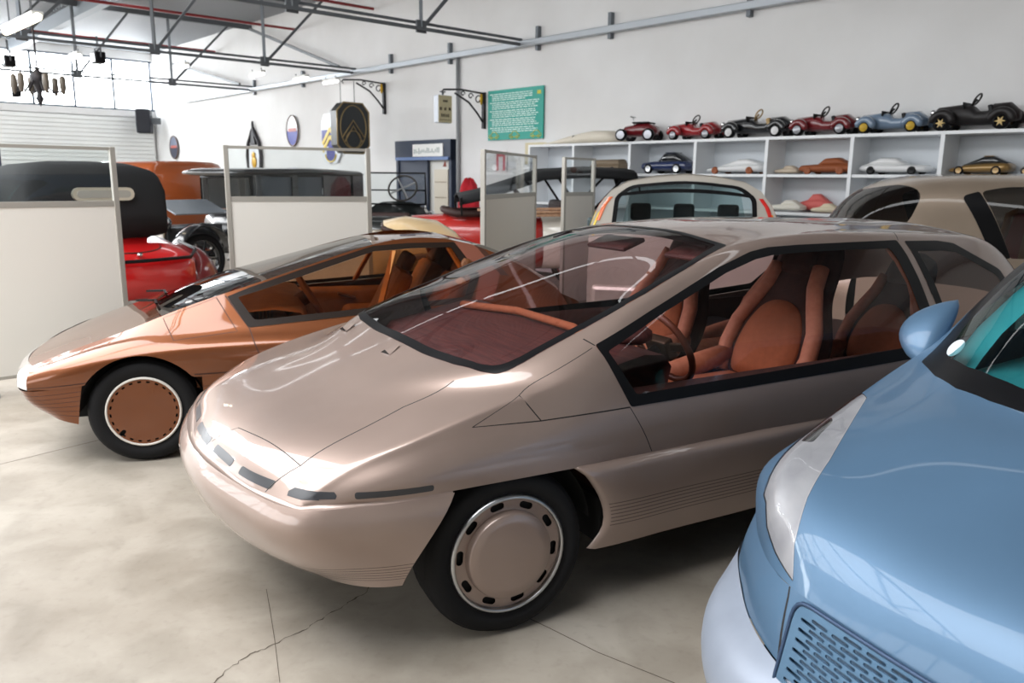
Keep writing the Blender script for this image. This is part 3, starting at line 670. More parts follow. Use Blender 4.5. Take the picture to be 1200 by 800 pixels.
# ---------------------------------------------------------------- light blue city car, close on the right
BA = 62.; BO = (.869, 1.402)
BLUE = flake('ice_blue_paint', srgb(84, 114, 142), .48, .35, .4)
SILV = noise_mat('silver_bumper', srgb(156, 164, 178), srgb(146, 154, 168), 5, .42, 3, 0, .25)
TEALG = glass('teal_tinted_glass', (.42, .66, .68), 0., 1.5)
TEAL = noise_mat('teal_trim', srgb(104, 190, 192), srgb(94, 174, 178), 6, .6, 3)
TEAL_D = mat('dark_teal', srgb(24, 52, 58), .6)
blu = thing('city_car', 'light blue concept car with slotted grille and teal cabin, cut off by the right edge', 'car', (BO[0], BO[1], 0), -R(BA))
BU = Surf([
 [(.36, .87, .60), (.24, .76, .61), (.13, .63, .62), (.05, .51, .63), (0, .39, .64), (-.03, .2, .645), (-.04, 0, .645)],
 [(.48, .91, .62), (.36, .875, .69), (.21, .71, .765), (.14, .57, .78), (.085, .42, .77), (.045, .2, .76), (.03, 0, .757)],
 [(.65, .94, .63), (.58, .925, .73), (.45, .80, .84), (.36, .66, .868), (.30, .46, .875), (.26, .22, .875), (.25, 0, .875)],
 [(.95, .955, .64), (.92, .95, .76), (.85, .90, .90), (.74, .78, .935), (.62, .55, .96), (.55, .26, .97), (.53, 0, .975)],
 [(1.2, .96, .65), (1.19, .96, .78), (1.15, .935, .955), (1.06, .865, 1.0), (.85, .60, 1.02), (.74, .3, 1.03), (.70, 0, 1.03)],
 [(1.55, .96, .66), (1.55, .96, .79), (1.53, .94, .97), (1.30, .83, 1.20), (1.06, .57, 1.225), (.95, .28, 1.235), (.92, 0, 1.235)],
 [(1.95, .96, .66), (1.95, .96, .8), (1.95, .94, .98), (1.72, .76, 1.45), (1.52, .52, 1.485), (1.42, .26, 1.495), (1.39, 0, 1.50)],
 [(2.7, .96, .66), (2.7, .96, .8), (2.7, .94, 1.0), (2.7, .70, 1.53), (2.65, .50, 1.57), (2.6, .25, 1.58), (2.6, 0, 1.585)],
 [(3.5, .93, .66), (3.5, .93, .8), (3.5, .90, 1.0), (3.45, .68, 1.42), (3.42, .48, 1.46), (3.4, .24, 1.475), (3.4, 0, 1.48)],
 [(3.68, .86, .66), (3.72, .86, .8), (3.72, .83, .98), (3.68, .62, 1.2), (3.68, .45, 1.24), (3.68, .22, 1.25), (3.68, 0, 1.25)]])
BF = Surf([
 [(.36, .87, .60), (.24, .76, .61), (.13, .63, .62), (.05, .51, .63), (0, .39, .64), (-.03, .2, .645), (-.04, 0, .645)],
 [(.37, .90, .55), (.24, .80, .55), (.125, .67, .55), (.035, .55, .55), (-.03, .39, .55), (-.055, .2, .55), (-.065, 0, .55)],
 [(.38, .925, .47), (.25, .83, .47), (.13, .69, .47), (.04, .57, .47), (-.05, .38, .47), (-.08, .2, .47), (-.09, 0, .47)]])
BB = Surf([
 [(.62, .95, .47), (.38, .93, .47), (.25, .835, .47), (.13, .695, .47), (.04, .575, .47), (-.055, .38, .47), (-.085, .2, .47), (-.095, 0, .47)],
 [(.62, .965, .42), (.40, .95, .42), (.25, .875, .42), (.10, .76, .42), (.0, .64, .42), (-.105, .42, .42), (-.135, .2, .42), (-.145, 0, .42)],
 [(.60, .965, .30), (.41, .955, .30), (.25, .90, .30), (.08, .78, .30), (-.03, .66, .30), (-.135, .44, .30), (-.17, .2, .30), (-.18, 0, .30)],
 [(.56, .95, .18), (.42, .92, .18), (.28, .86, .18), (.12, .74, .18), (.01, .62, .18), (-.09, .42, .18), (-.13, .2, .18), (-.14, 0, .18)]])
b_o = BU.area([(.688, 0, 0), (.694, .2), (.709, .327), (.736, .424), (.796, .562), (.903, .703), (1.055, .858, .02), (1.3, .83), (1.72, .77), (1.74, .745, .03), (1.53, .51), (1.43, .26), (1.40, 0, 0)], (0, 1), .01)
b_i = BU.area([(.752, 0, 0), (.765, .2), (.787, .367), (.833, .48), (.897, .598), (1.015, .75, .04), (1.128, .768), (1.215, .722), (1.281, .69), (1.43, .63), (1.49, .585, .02), (1.47, .48), (1.39, .25), (1.37, 0, 0)], (0, 1), .02)
lamp_o = [(-.01, .415, .652), (.035, .53, .665), (.085, .61, .69), (.125, .655, .735), (.185, .69, .785), (.35, .745, .835), (.55, .83, .872), (.80, .90, .89), (.72, .80, .92), (.5, .68, .905), (.30, .575, .862), (.15, .51, .805), (.06, .46, .73)]
lamp = BU.inv(resample([(p[1], p[2]) for p in lamp_o[:4]], .02, False), (1, 2))+BU.inv(resample([(p[0], p[1]) for p in lamp_o[4:]], .03, False), (0, 1))
hood = BU.area([(-.1, 0, 0), (-.06, .39, 0), (.0, .42, 0), (.06, .455, 0), (.15, .505, 0), (.30, .57, 0), (.5, .675, 0), (.72, .795, 0), (.80, .90, 0), (1.055, .858, 0), (.903, .703, 0), (.796, .562, 0), (.736, .424, 0), (.709, .327, 0), (.694, .2, 0), (.688, 0, 0)], (0, 1), 0)
sw_o = BU.area([(1.25, 1.04, .02), (3.2, 1.07, .05), (3.1, 1.40, .05), (1.85, 1.40, .05)], (0, 2), .02)
lens = BU.area([(.36, .69), (.52, .755), (.56, .80), (.46, .775), (.36, .735)], (0, 1), .02)
bc = BU.cut([('hood', hood), ('gap', BU.strip(lamp+lamp[:1], .004)), ('lamp', lamp), ('lens', lens), ('wf', b_o), ('wg', b_i), ('sf', sw_o)])
panel('body', BU, [(bc['body'], 0), (bc['gap'], 1)], [BLUE, GAP], blu)
panel('bonnet', BU, [(bc['hood'], 0)], BLUE, blu)
f = panel('windscreen_frame', BU, [(bc['wf'], 0)], mat('gloss_black', (.006, .006, .007), .3, spec=.12), blu, .003)
panel('windscreen', BU, [(bc['wg'], 0)], TEALG, f)
for sd in ('left', 'right'):
    panel2('side_glass', BU, [(bc['sf'], 0, sd)], TEALG, blu)
    hl_ = panel2('headlamp', BU, [(bc['lamp'], 0, sd), (bc['lens'], 0, sd)], glass('clear_lamp_cover', (.86, .86, .87), .03, 1.45), blu, .003, 'long clear headlamp running up the wing')
    panel2('lamp_bowl', BU, [(bc['lamp'], 0, sd)], noise_mat('lamp_bowl_grey', srgb(186, 186, 188), srgb(168, 168, 172), 9, .3, 2, 0, .2), hl_, -.002)
    sg = 1 if sd == 'left' else -1
    panel2('reflector', BU, [(bc['lens'], 0, sd)], CHROME, hl_, -.002)
gap_l = BF.strip(BF.line([(.415, .645), (.40, .56), (.385, .475)], (1, 2)), .008)
bf = BF.cut([('gap', gap_l)]); panel('front_panel', BF, [(bf['body'], 0), (bf['gap'], 1)], [BLUE, GAP], blu)
panel('bumper', BB, [(BB.cut([])['body'], 0)], SILV, blu)
# grille: pierced plate with rows of slots inside a rounded rim, curved with the nose
def gy(x, z): return -.006-.036*(1-(x/.39)**2)-.30*(.645-z) if z > .45 else -.0645-.036*(1-(x/.39)**2)-.04*(.45-z)
def gmap(a, b, d): return (a, gy(a, b)-.012+d, b)
gout = fillet([(-.368, .640, .045), (-.2, .647, .2), (.2, .647, .2), (.368, .640, .045), (.36, .36, .08), (.25, .27, .08), (-.25, .27, .08), (-.36, .36, .08)], .05)
gout = resample(gout, .02)
gin = [(x*.98, .455+(z-.455)*.975) for x, z in gout]
holes = []
for r_ in range(31):
    z = .283+.0116*r_
    for c_ in range(-7, 8):
        x = c_*.062+(.031 if r_ % 2 else 0)
        h = stadium(x, z, .050, .0076, 0, 3)
        if all(inpoly(np.array(h), [(p[0]*.975, .455+(p[1]-.455)*.97) for p in gin])): holes.append(h)
grid_ = bpy.data.objects.new('grille', None); C.objects.link(grid_); grid_.parent = blu
flat_cut(resample(gin, .02), holes, .004, gmap, 'slotted_plate', noise_mat('grille_blue', srgb(92, 124, 152), srgb(84, 116, 144), 9, .35, 2, 0, .5), grid_)
mb = MB(); mb.tube([gmap(x, z, 0) for x, z in gout], .0055, 10, closed=True); mb.build('rim', mat('grille_rim', srgb(52, 72, 100), .35, .3), grid_)
mb = MB(); mb.add([gmap(x, z, .025) for x, z in gin], [tuple(range(len(gin)))]); mb.build('backing', mat('grille_void', (.006, .008, .012), .8), grid_)
# mirrors
for sg in (1, -1):
    m_ = bpy.data.objects.new('door_mirror', None); C.objects.link(m_); m_.parent = blu; m_.location = (sg*.945, 1.23, .995)
    mb = MB(); G = []
    for i in range(13):
        t = i/12; q = math.sin(PI*min(1, t*1.02+.0))**.62 if 0 < t < 1 else .02; w = .098*q*(1-.2*t); d = .06*q
        cx, cy, cz = sg*(.01+.045*math.sin(PI*t)), -.06+.20*t, -.03+.215*t
        G.append([(cx+sg*w*math.cos(a), cy-.55*d*math.sin(a)*(1.3 if math.sin(a) > 0 else .5), cz+.5*d*math.sin(a)) for a in [2*PI*k/20 for k in range(20)]])
    mb.grid(G, closed=True, caps=True); mb.build('shell', BLUE, m_)
    mb = MB(); mb.bar((-sg*.10, .02, -.01), (sg*.01, .0, .03), .04, .03); mb.build('mirror_arm', BLACK, m_, .01)
# cabin
mb = MB(); mb.grid([[(x, y+.18*(x/.8)**2, z) for x in np.linspace(-.70, .70, 13)] for y, z in ((.80, .985), (.98, 1.0), (1.25, 1.02), (1.45, 1.0), (1.5, .9), (1.5, .5))]); mb.build('dashboard', TEAL, blu)
for sg in (1, -1):
    mb = MB(); mb.grid([[(sg*(t-w), y+.03-w*.3, z-.01) for w in (0, .05, .10)] for y, t, z in ((1.03, .76, 1.02), (1.08, .765, 1.06), (1.15, .755, 1.135), (1.24, .705, 1.25), (1.32, .665, 1.33), (1.50, .575, 1.44))]); mb.build('pillar_trim', TEAL, blu)
    mb = MB(); mb.bb(sg*.4-.24, sg*.4+.24, 1.9, 2.4, .45, .62); mb.box((sg*.4, 2.45, .9), (.46, .14, .7), Matrix.Rotation(R(-16), 3, 'X')); mb.build('seat', TEAL_D, blu, .05)
mb = MB(); mb.bb(-.9, .9, 1.2, 3.5, .3, .36); mb.bb(-.60, .60, .0, 3.6, .2, .34); mb.bb(-.86, .86, 3.40, 3.5, .36, 1.0)
for y in (.98, 3.0):
    for sg in (1, -1): mb.lathe([(sg*.60, .05), (sg*.60, .37), (sg*.93, .37)], 24, (0, y, .32), a0=-PI/2-.3, a1=PI/2+.3)
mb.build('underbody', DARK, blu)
BSL = Surf([[(s0, .96, .655), (s0, .965, .5), (s0, .96, .35), (s0, .93, .22)] for s0 in (1.36, 1.8, 2.2, 2.62)], False)
BAR = Surf([[(s0, .96, .655), (s0, .968, .6), (s0, .965, .55), (s0, .96, .47)] for s0 in (.37, .5, .62)], False)
BRR = Surf([[(s0, .955-.08*max(0, s0-3.4), .66), (s0, .96-.08*max(0, s0-3.4), .5), (s0, .93-.08*max(0, s0-3.4), .25)] for s0 in (3.38, 3.55, 3.72)], False)
for sd in ('left', 'right'):
    panel2('sill', BSL, [(BSL.cut([])['body'], 0, sd)], BLUE, blu); panel2('rear_wing', BRR, [(BRR.cut([])['body'], 0, sd)], BLUE, blu)
for x, y in ((.93, .98), (-.93, .98), (.93, 3.0), (-.93, 3.0)):
    w_ = bpy.data.objects.new('wheel', None); C.objects.link(w_); w_.parent = blu; w_.location = (x, y, 0); w_.rotation_euler = (0, 0, 0 if x > 0 else PI)
    tyre(w_, .316, .21, .2, 0., .316); mb = MB(); mb.lathe([(-.01, .21), (.0, .2), (-.01, .12), (.005, .04), (.006, .001)], 40, (0, 0, .316)); mb.build('wheel_disc', SILV, w_)
mb = MB(); mb.lathe([(0, .001), (0, .033), (.0008, .033)], 28, (0, 0, 0), (0, 0, 1)); st = mb.build('sticker', mat('sticker_white', srgb(226, 234, 240), .5), blu)
_n = Vector((-.35, -.72, .6)).normalized(); st.rotation_euler = _n.to_track_quat('Z', 'Y').to_euler(); st.location = (-.720, 1.022, 1.077)
# ---------------------------------------------------------------- the hall
P0 = Vector((4.58, 9.5, 0)); _al = R(-42.2)
DW = Vector((math.sin(_al), math.cos(_al), 0)); NW = Vector((-math.cos(_al), math.sin(_al), 0))
RW = math.atan2(-DW.y, -DW.x)             # turns local x to the right along the shelf wall, local y into it
AC = 24.9                                 # distance along the wall to the far corner
ROOM_A0, ROOM_B = -9.0, 17.0
def W(a, c, z=0.): return P0+DW*a+NW*c+Vector((0, 0, z))
_M3 = Matrix((-DW, -NW, Vector((0, 0, 1)))).transposed()
def wbox(mb, a0, a1, c0, c1, z0, z1, mi=0):
    return mb.box(W((a0+a1)/2, (c0+c1)/2, (z0+z1)/2), (abs(a1-a0), abs(c1-c0), abs(z1-z0)), _M3, mi)
def wbar(mb, p, q, w, h=None, mi=0): return mb.bar(W(*p), W(*q), w, h, mi)
WALLM = noise_mat('white_painted_block', srgb(232, 232, 232), srgb(218, 217, 216), .7, .75, 5, .05, lo=.3, hi=.75)
METAL = mat('grey_roof_steel', srgb(112, 118, 124), .5, .3)
METAL_D = mat('dark_roof_steel', srgb(98, 102, 106), .5, .2)
REDP = mat('red_pipe', srgb(150, 40, 44), .45)
ZE = 5.53
mb = MB(); wbox(mb, ROOM_A0, AC+.3, -.3, 0, 0, 7.5); struct(mb.build('wall_back', WALLM))
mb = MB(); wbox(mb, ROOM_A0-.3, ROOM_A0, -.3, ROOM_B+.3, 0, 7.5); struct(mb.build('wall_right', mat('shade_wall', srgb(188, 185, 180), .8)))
FW = (-3., 23., 1.6, 5.0)       # unseen glowing window band in the opposite long wall, added for soft frontal light
mb = MB(); wbox(mb, ROOM_A0-.3, AC+.3, ROOM_B, ROOM_B+.3, 0, FW[2]); wbox(mb, ROOM_A0-.3, AC+.3, ROOM_B, ROOM_B+.3, FW[3], 7.5)
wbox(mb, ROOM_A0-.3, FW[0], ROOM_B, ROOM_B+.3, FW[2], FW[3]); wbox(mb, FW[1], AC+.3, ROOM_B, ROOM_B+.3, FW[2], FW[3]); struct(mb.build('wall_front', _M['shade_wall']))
# end wall with the big door below and the window band above
mb = MB(); ZW0, ZW1 = 3.66, 5.28
wbox(mb, AC, AC+.3, 0, .02, 0, 7.5); wbox(mb, AC, AC+.3, .02, ROOM_B, ZW1, 7.5); wbox(mb, AC, AC+.3, .02, ROOM_B, 3.45, ZW0); wbox(mb, AC+.12, AC+.3, .02, ROOM_B, 0, 3.45)
struct(mb.build('wall_left', WALLM))
mb = MB(); n = 26
for k in range(n): wbox(mb, AC-.02-.012*(k % 2), AC+.12, .12, 6.0, .03+3.4*k/n, .03+3.4*(k+1)/n-.012)
struct(mb.build('door_1', noise_mat('ribbed_white_door', srgb(238, 240, 238), srgb(230, 232, 231), 1, .5, 2)))
mb = MB()
for k in range(13):
    b = .06+1.17*k if k else .05
    wbox(mb, AC+.02, AC+.10, b, b+.07, ZW0, ZW1)
wbox(mb, AC+.02, AC+.10, 0, ROOM_B, ZW0, ZW0+.06); wbox(mb, AC+.02, AC+.10, 0, ROOM_B, ZW1-.06, ZW1)
f = struct(mb.build('window_1', mat('grey_mullion', srgb(96, 104, 116), .5)))
sky_m = mat('bright_overcast_sky', (0, 0, 0), 1, emit=(.93, .97, 1), estr=16.)
mb = MB(); wbox(mb, AC+.2, AC+.22, .05, ROOM_B, ZW0+.04, ZW1-.04); mb.build('glowing_pane', sky_m, f)
mb = MB()
for k in range(14): a = FW[0]+(FW[1]-FW[0])*k/13; wbox(mb, a-.04, a+.04, ROOM_B+.02, ROOM_B+.12, FW[2], FW[3])
f = struct(mb.build('window_2', _M['grey_mullion']))
mb = MB(); wbox(mb, FW[0], FW[1], ROOM_B+.2, ROOM_B+.22, FW[2], FW[3]); mb.build('glowing_pane', mat('added_fill_glow', (0, 0, 0), 1, emit=(.95, .98, 1), estr=3.4), f)  # pane out of view, added as soft fill light
# floor
def _floor():
    m = bpy.data.materials.new('worn_concrete'); m.use_nodes = True; nt = m.node_tree; b = nt.nodes['Principled BSDF']; N = nt.nodes.new
    tc = N('ShaderNodeTexCoord'); L = nt.links.new
    n1 = N('ShaderNodeTexNoise'); n1.inputs['Scale'].default_value = .55; n1.inputs['Detail'].default_value = 8; n1.inputs['Roughness'].default_value = .62
    n2 = N('ShaderNodeTexNoise'); n2.inputs['Scale'].default_value = 3.2; n2.inputs['Detail'].default_value = 9; n2.inputs['Distortion'].default_value = .8
    n3 = N('ShaderNodeTexNoise'); n3.inputs['Scale'].default_value = 26; n3.inputs['Detail'].default_value = 4
    for n in (n1, n2, n3): L(tc.outputs['Object'], n.inputs['Vector'])
    r1 = N('ShaderNodeValToRGB'); e = r1.color_ramp.elements; e[0].position = .32; e[1].position = .68; e[0].color = (*srgb(140, 129, 115), 1); e[1].color = (*srgb(184, 176, 164), 1)
    r2 = N('ShaderNodeValToRGB'); e = r2.color_ramp.elements; e[0].position = .34; e[1].position = .56; e[0].color = (.62, .60, .57, 1); e[1].color = (1, 1, 1, 1)
    r3 = N('ShaderNodeValToRGB'); e = r3.color_ramp.elements; e[0].position = .25; e[1].position = .45; e[0].color = (.80, .79, .78, 1); e[1].color = (1, 1, 1, 1)
    L(n1.outputs['Fac'], r1.inputs[0]); L(n2.outputs['Fac'], r2.inputs[0]); L(n3.outputs['Fac'], r3.inputs[0])
    m1 = N('ShaderNodeMixRGB'); m1.blend_type = 'MULTIPLY'; m1.inputs[0].default_value = .5; L(r1.outputs[0], m1.inputs[1]); L(r2.outputs[0], m1.inputs[2])
    m2 = N('ShaderNodeMixRGB'); m2.blend_type = 'MULTIPLY'; m2.inputs[0].default_value = .5; L(m1.outputs[0], m2.inputs[1]); L(r3.outputs[0], m2.inputs[2])
    L(m2.outputs[0], b.inputs['Base Color'])
    rr = N('ShaderNodeMapRange'); rr.inputs[3].default_value = .36; rr.inputs[4].default_value = .62; L(n2.outputs['Fac'], rr.inputs[0]); L(rr.outputs[0], b.inputs['Roughness'])
    bp = N('ShaderNodeBump'); bp.inputs['Strength'].default_value = .06; bp.inputs['Distance'].default_value = .01; L(n3.outputs['Fac'], bp.inputs['Height']); L(bp.outputs[0], b.inputs['Normal'])
    return m
mb = MB(); mb.add([W(ROOM_A0-.3, -.3), W(AC+.3, -.3), W(AC+.3, ROOM_B+.3), W(ROOM_A0-.3, ROOM_B+.3)], [(0, 1, 2, 3)])
mb.add([W(ROOM_A0-.3, -.3, -.2), W(AC+.3, -.3, -.2), W(AC+.3, ROOM_B+.3, -.2), W(ROOM_A0-.3, ROOM_B+.3, -.2)], [(0, 1, 2, 3)])
def groove(pts, w, jig=0.):
    q = [Vector((x, y, .0008)) for x, y in pts]; vs_ = []
    for i, p in enumerate(q):
        d = (q[min(i+1, len(q)-1)]-q[max(i-1, 0)]).normalized(); n_ = Vector((-d.y, d.x, 0)); ww = w*(1+jig*(rng.random()-.5)*2)
        vs_ += [p+n_*ww/2, p-n_*ww/2]
    mb.add(vs_, [(2*i, 2*i+1, 2*i+3, 2*i+2) for i in range(len(q)-1)], 1)
crack = [(-.50, 3.05), (-.525, 2.96), (-.56, 2.905), (-.572, 2.845), (-.608, 2.806), (-.635, 2.749), (-.686, 2.688), (-.717, 2.624), (-.752, 2.579), (-.799, 2.53), (-.837, 2.478), (-.877, 2.447), (-.906, 2.402), (-.923, 2.369), (-.943, 2.308), (-.96, 2.25), (-1.0, 2.16)]
cz = []
for i in range(len(crack)-1):
    for k in range(4):
        t = k/4; cz.append((crack[i][0]+(crack[i+1][0]-crack[i][0])*t+(rng.random()-.5)*.012, crack[i][1]+(crack[i+1][1]-crack[i][1])*t+(rng.random()-.5)*.012))
groove(cz, .004, .9)
groove([(-.4, 3.1), (.141, 2.63), (.306, 2.478), (.538, 2.311), (1.4, 1.6)], .004)
groove([(-6, .6), (-2.859, 4.224), (-2.545, 4.632), (0, 7.6)], .006)
groove([(-.96, 2.883), (-.905, 2.744), (-.823, 2.53), (-.736, 2.29)], .0018, .8)
struct(mb.build('floor', [_floor(), mat('floor_joint', srgb(92, 82, 72), .9)], fix=False))
# roof deck: ribbed sheet with a narrow skylight and a broad added glowing strip
mb = MB(); P = .16
sky_b = [(3.55, 3.95), (9.0, 13.0)]; sky_e = [2.6, 7.4]; sky_a = [ROOM_A0, -3.5]  # second, broad strip is out of view, added to brighten floor and cars
def deck(b0, b1, mi=0):
    m_ = int((AC-ROOM_A0)/P); vs_ = []; 
    for i in range(m_+1):
        a = ROOM_A0+P*i
        for da, dz in ((0, 0), (P*.5, 0), (P*.6, .045), (P*.9, .045)):
            for b in (b0, b1): vs_.append(W(min(a+da, AC), b, ZE+dz+.0*b))
    mb.add(vs_, [(2*i, 2*i+1, 2*i+3, 2*i+2) for i in range(len(vs_)//2-1)], mi)
edges = [0]+[x for p in sky_b for x in p]+[ROOM_B]
for i in range(0, len(edges), 2): deck(edges[i], edges[i+1])
full = AC; AC = -3.5; deck(9.0, 13.0); AC = full
struct(mb.build('ceiling', mat('ribbed_deck', srgb(150, 154, 158), .55, .2)))
for i, (b0, b1) in enumerate(sky_b):
    mb = MB(); mb.add([W(sky_a[i], b0, ZE+.02), W(AC, b0, ZE+.02), W(AC, b1, ZE+.02), W(sky_a[i], b1, ZE+.02)], [(0, 1, 2, 3)])
    tag(mb.build('window_%d' % (i+3), mat('skylight_and_fill_%d' % i, (0, 0, 0), 1, emit=(.97, .985, 1), estr=sky_e[i])), kind='structure')
# lattice trusses
def truss(a):
    t = thing('roof_truss', None, 'truss'); zc, zt = 3.82, ZE-.12; bm = 14.
    m1 = MB(); wbar(m1, (a-.05, 0, zc), (a-.05, bm, zc), .035, .05); wbar(m1, (a+.05, 0, zc+.10), (a+.05, bm, zc+.10), .03, .04); m1.build('bottom_chord', METAL_D, t)
    m1 = MB(); wbar(m1, (a, 0, zt), (a, bm, zt), .09, .12); m1.build('top_chord', METAL_D, t)
    b = 0.; k = 0
    while b < bm-1:
        m1 = MB(); wbar(m1, (a, b+2.15, zc), (a, b+2.15, zt), .05); m1.build('post', METAL if k % 2 == 0 else METAL_D, t)
        m1 = MB(); wbar(m1, (a, b+2.15, zc), (a, b+(.6 if k % 2 == 0 else .9), zt), .045); m1.build('diagonal', METAL_D, t)
        m1 = MB(); wbox(m1, a-.02, a+.02, b+2.06, b+2.24, zc-.05, zc+.13); m1.build('gusset', METAL_D, t)
        b += 2.15; k += 1
    return t
TR = [(17.2, 'grey lattice roof truss nearest the window band'), (12.0, 'grey lattice roof truss meeting the wall pipe by the octagonal sign'), (6.6, 'grey lattice roof truss meeting the wall above the green board'), (1.2, 'grey lattice roof truss above the pedal car shelf')]
for a, l in TR:
    t = truss(a); t['label'] = l; t['group'] = 'lattice roof trusses'
t = thing('wind_brace', 'thin dark diagonal brace between the roof trusses high on the white wall', 'brace')
m1 = MB(); wbar(m1, (12.4, .22, 3.98), (16.8, .22, 5.3), .06); m1.build('rod', METAL_D, t)
m1 = MB(); wbar(m1, (17.6, .22, 4.0), (22.6, .22, 5.0), .06); m1.build('rod', METAL_D, t)
t = thing('purlin_beam', 'grey steel roof beam with notched top edge beside the skylight', 'beam')
m1 = MB(); wbox(m1, ROOM_A0+.2, AC-.05, 4.12, 4.18, ZE-.40, ZE-.06); wbox(m1, ROOM_A0+.2, AC-.05, 4.05, 4.25, ZE-.42, ZE-.38); m1.build('web', METAL, t)
m1 = MB()
for k in range(90): wbox(m1, 3+.24*k, 3.14+.24*k, 4.06, 4.26, ZE-.07, ZE-.01)
m1.build('notched_flange', METAL_D, t)
for i, (a, l) in enumerate(((14.6, 'thin red pipe crossing under the roof deck near the lamp'), (11.2, 'thin red pipe crossing under the roof deck, nearer the shelves'), (19.5, 'thin red pipe crossing the roof close to the window band'))):
    m1 = MB(); m1.tube([W(a, .05, 5.04), W(a, 13, 5.04)], .03, 8); tag(m1.build('sprinkler_pipe', REDP), l, 'pipe', 'red roof pipes')
# grey pipe along the wall with brackets
t = thing('wall_duct', 'long pale grey duct running along the white wall above the signs', 'pipe')
m1 = MB(); wbox(m1, ROOM_A0+.1, 22, .02, .14, 3.78, 3.88); m1.build('duct_run', mat('duct_grey', srgb(176, 182, 188), .4, .3), t, .01)
for a in (-1, 2.2, 4.6, 6.2, 8.6, 10.6, 14.4, 17.1):
    m1 = MB(); wbox(m1, a-.03, a+.03, .0, .08, 3.7, 4.08); m1.build('bracket', METAL, t)
m1 = MB(); m1.tube([W(8.36, .05, 3.78), W(8.36, .05, .05)], .035, 10); tag(m1.build('drain_pipe', mat('drain_grey', srgb(150, 152, 154), .5)), 'slim grey upright pipe on the wall right of the dark doorway', 'pipe')
# doorway
t = thing('doorway', 'dark navy open doorway with white plan on its header', 'doorway', W(9.42, 0), RW)
NAVY = mat('navy_paint', srgb(38, 50, 72), .5)
m1 = MB(); m1.bb(-.94, -.86, -.12, .0, 0, 2.32); m1.bb(.86, .94, -.12, .0, 0, 2.32); m1.bb(-.94, .94, -.14, 0, 1.93, 2.32); m1.build('frame', NAVY, t)
m1 = MB(); m1.bb(-.90, .90, -.17, -.14, 1.93, 1.99); m1.build('rail', mat('rail_blue', srgb(92, 120, 170), .4), t)
m1 = MB(); m1.bb(-.86, .12, -.09, -.04, .02, 1.93); d = m1.build('door_leaf', NAVY, t)
m1 = MB(); m1.bb(.06, .09, -.12, -.09, .9, 1.06); m1.build('handle', STEEL, d)
m1 = MB(); m1.bb(.12, .86, -.01, -.004, 0, 1.93); m1.build('bright_room', mat('lit_room_beyond', srgb(226, 226, 222), .9), t)
m1 = MB(); m1.bb(.36, .80, -.10, -.02, 0, 1.75)
m1.build('bookcase', mat('bookcase_white', srgb(214, 206, 190), .6), t)
for z in (.5, .85, 1.2, 1.5):
    m1 = MB(); m1.bb(.40, .76, -.112, -.10, z, z+.012); m1.build('shelf_edge', mat('shelf_shadow', srgb(140, 122, 96), .7), t)
m1 = MB(); m1.bb(.14, .34, -.10, -.02, 0, .62); m1.build('carton', mat('kraft', srgb(196, 160, 104), .8), t)
m1 = MB(); m1.bb(-.28, .72, -.16, -.14, 2.0, 2.24); s_ = m1.build('plan_board', mat('board_white', srgb(238, 238, 236), .5), t, label='white plan on the header')
m1 = MB(); rr = random.Random(3)
for k in range(16): x = -.24+.055*k; m1.bb(x, x+.03, -.163, -.16, 2.05+.03*rr.random(), 2.10+.08*rr.random())
m1.build('plan_marks', mat('plan_grey', srgb(170, 180, 178), .7), t)
m1 = MB(); m1.lathe([(0, .001), (0, .045), (.10, .012), (.12, .001)], 3, (.74, -.115, 1.80), (0, 0, 1), smooth=False); m1.build('warning_lamp', mat('red_brown', srgb(140, 56, 36), .5), t, label='small red triangular lamp')
# lamps
def tube_lamp(name, p, q, r, label, group=None, est=7., col=(1, .86, .62), sus=1.6):
    t = thing(name, label, 'light', group=group); p = Vector(p); q = Vector(q)
    m1 = MB(); m1.bar(p+Vector((0, 0, .05)), q+Vector((0, 0, .05)), r*2.6, .05); m1.build('housing', mat('lamp_white', srgb(225, 225, 222), .5), t)
    m1 = MB(); m1.tube([p, q], r, 8); m1.build('tube', mat(name+'_glow', (1, 1, 1), .5, emit=col, estr=est), t)
    m1 = MB()
    for w_ in (.15, .85): x = p.lerp(q, w_); m1.tube([x+Vector((0, 0, .06)), x+Vector((0, 0, sus))], .010, 6); m1.build('suspension', METAL_D, t); m1 = MB()
tube_lamp('fluorescent_lamp', (-7.75, 12.8, 3.70), (-6.56, 11.6, 3.70), .055, 'glowing warm fluorescent lamp hung under the roof, top corner')
for i, b in enumerate((.32, 1.05, 2.05, 3.6, 5.5)):
    p = W(12.3, b, 3.66); q = W(12.9, b, 3.66)
    tube_lamp('batten_lamp', p, q, .035, ['short white batten lamp nearest the wall pipe under the truss', 'second white batten lamp out from the wall under the truss', 'white batten lamp under the middle truss joint', 'white batten lamp between the truss gusset and the floodlight', 'white batten lamp farthest from the wall under the truss'][i], 'batten lamps under the truss', 2.5, (1, 1, 1), .12)
def flood(p, l):
    t = thing('floodlight', l, 'light', p, RW, 'black floodlights under the truss')
    m1 = MB(); m1.box((0, 0, 0), (.34, .2, .22)); m1.build('casing', BLACK, t, .02)
    m1 = MB(); m1.tube([(-.19, 0, 0), (-.19, 0, .2), (.19, 0, .2), (.19, 0, 0)], .015, 6); m1.tube([(0, 0, .2), (0, 0, .42)], .02, 6); m1.build('yoke', METAL_D, t)
    m1 = MB(); m1.box((0, -.105, .0), (.28, .01, .16)); m1.build('lens', CHROME, t)
flood((-10.3, 17.0, 3.815), 'black floodlight by the edge, nearest the warm fluorescent lamp')
flood((-8.47, 17.0, 3.9), 'black floodlight above the window band, right of the chandelier rod')
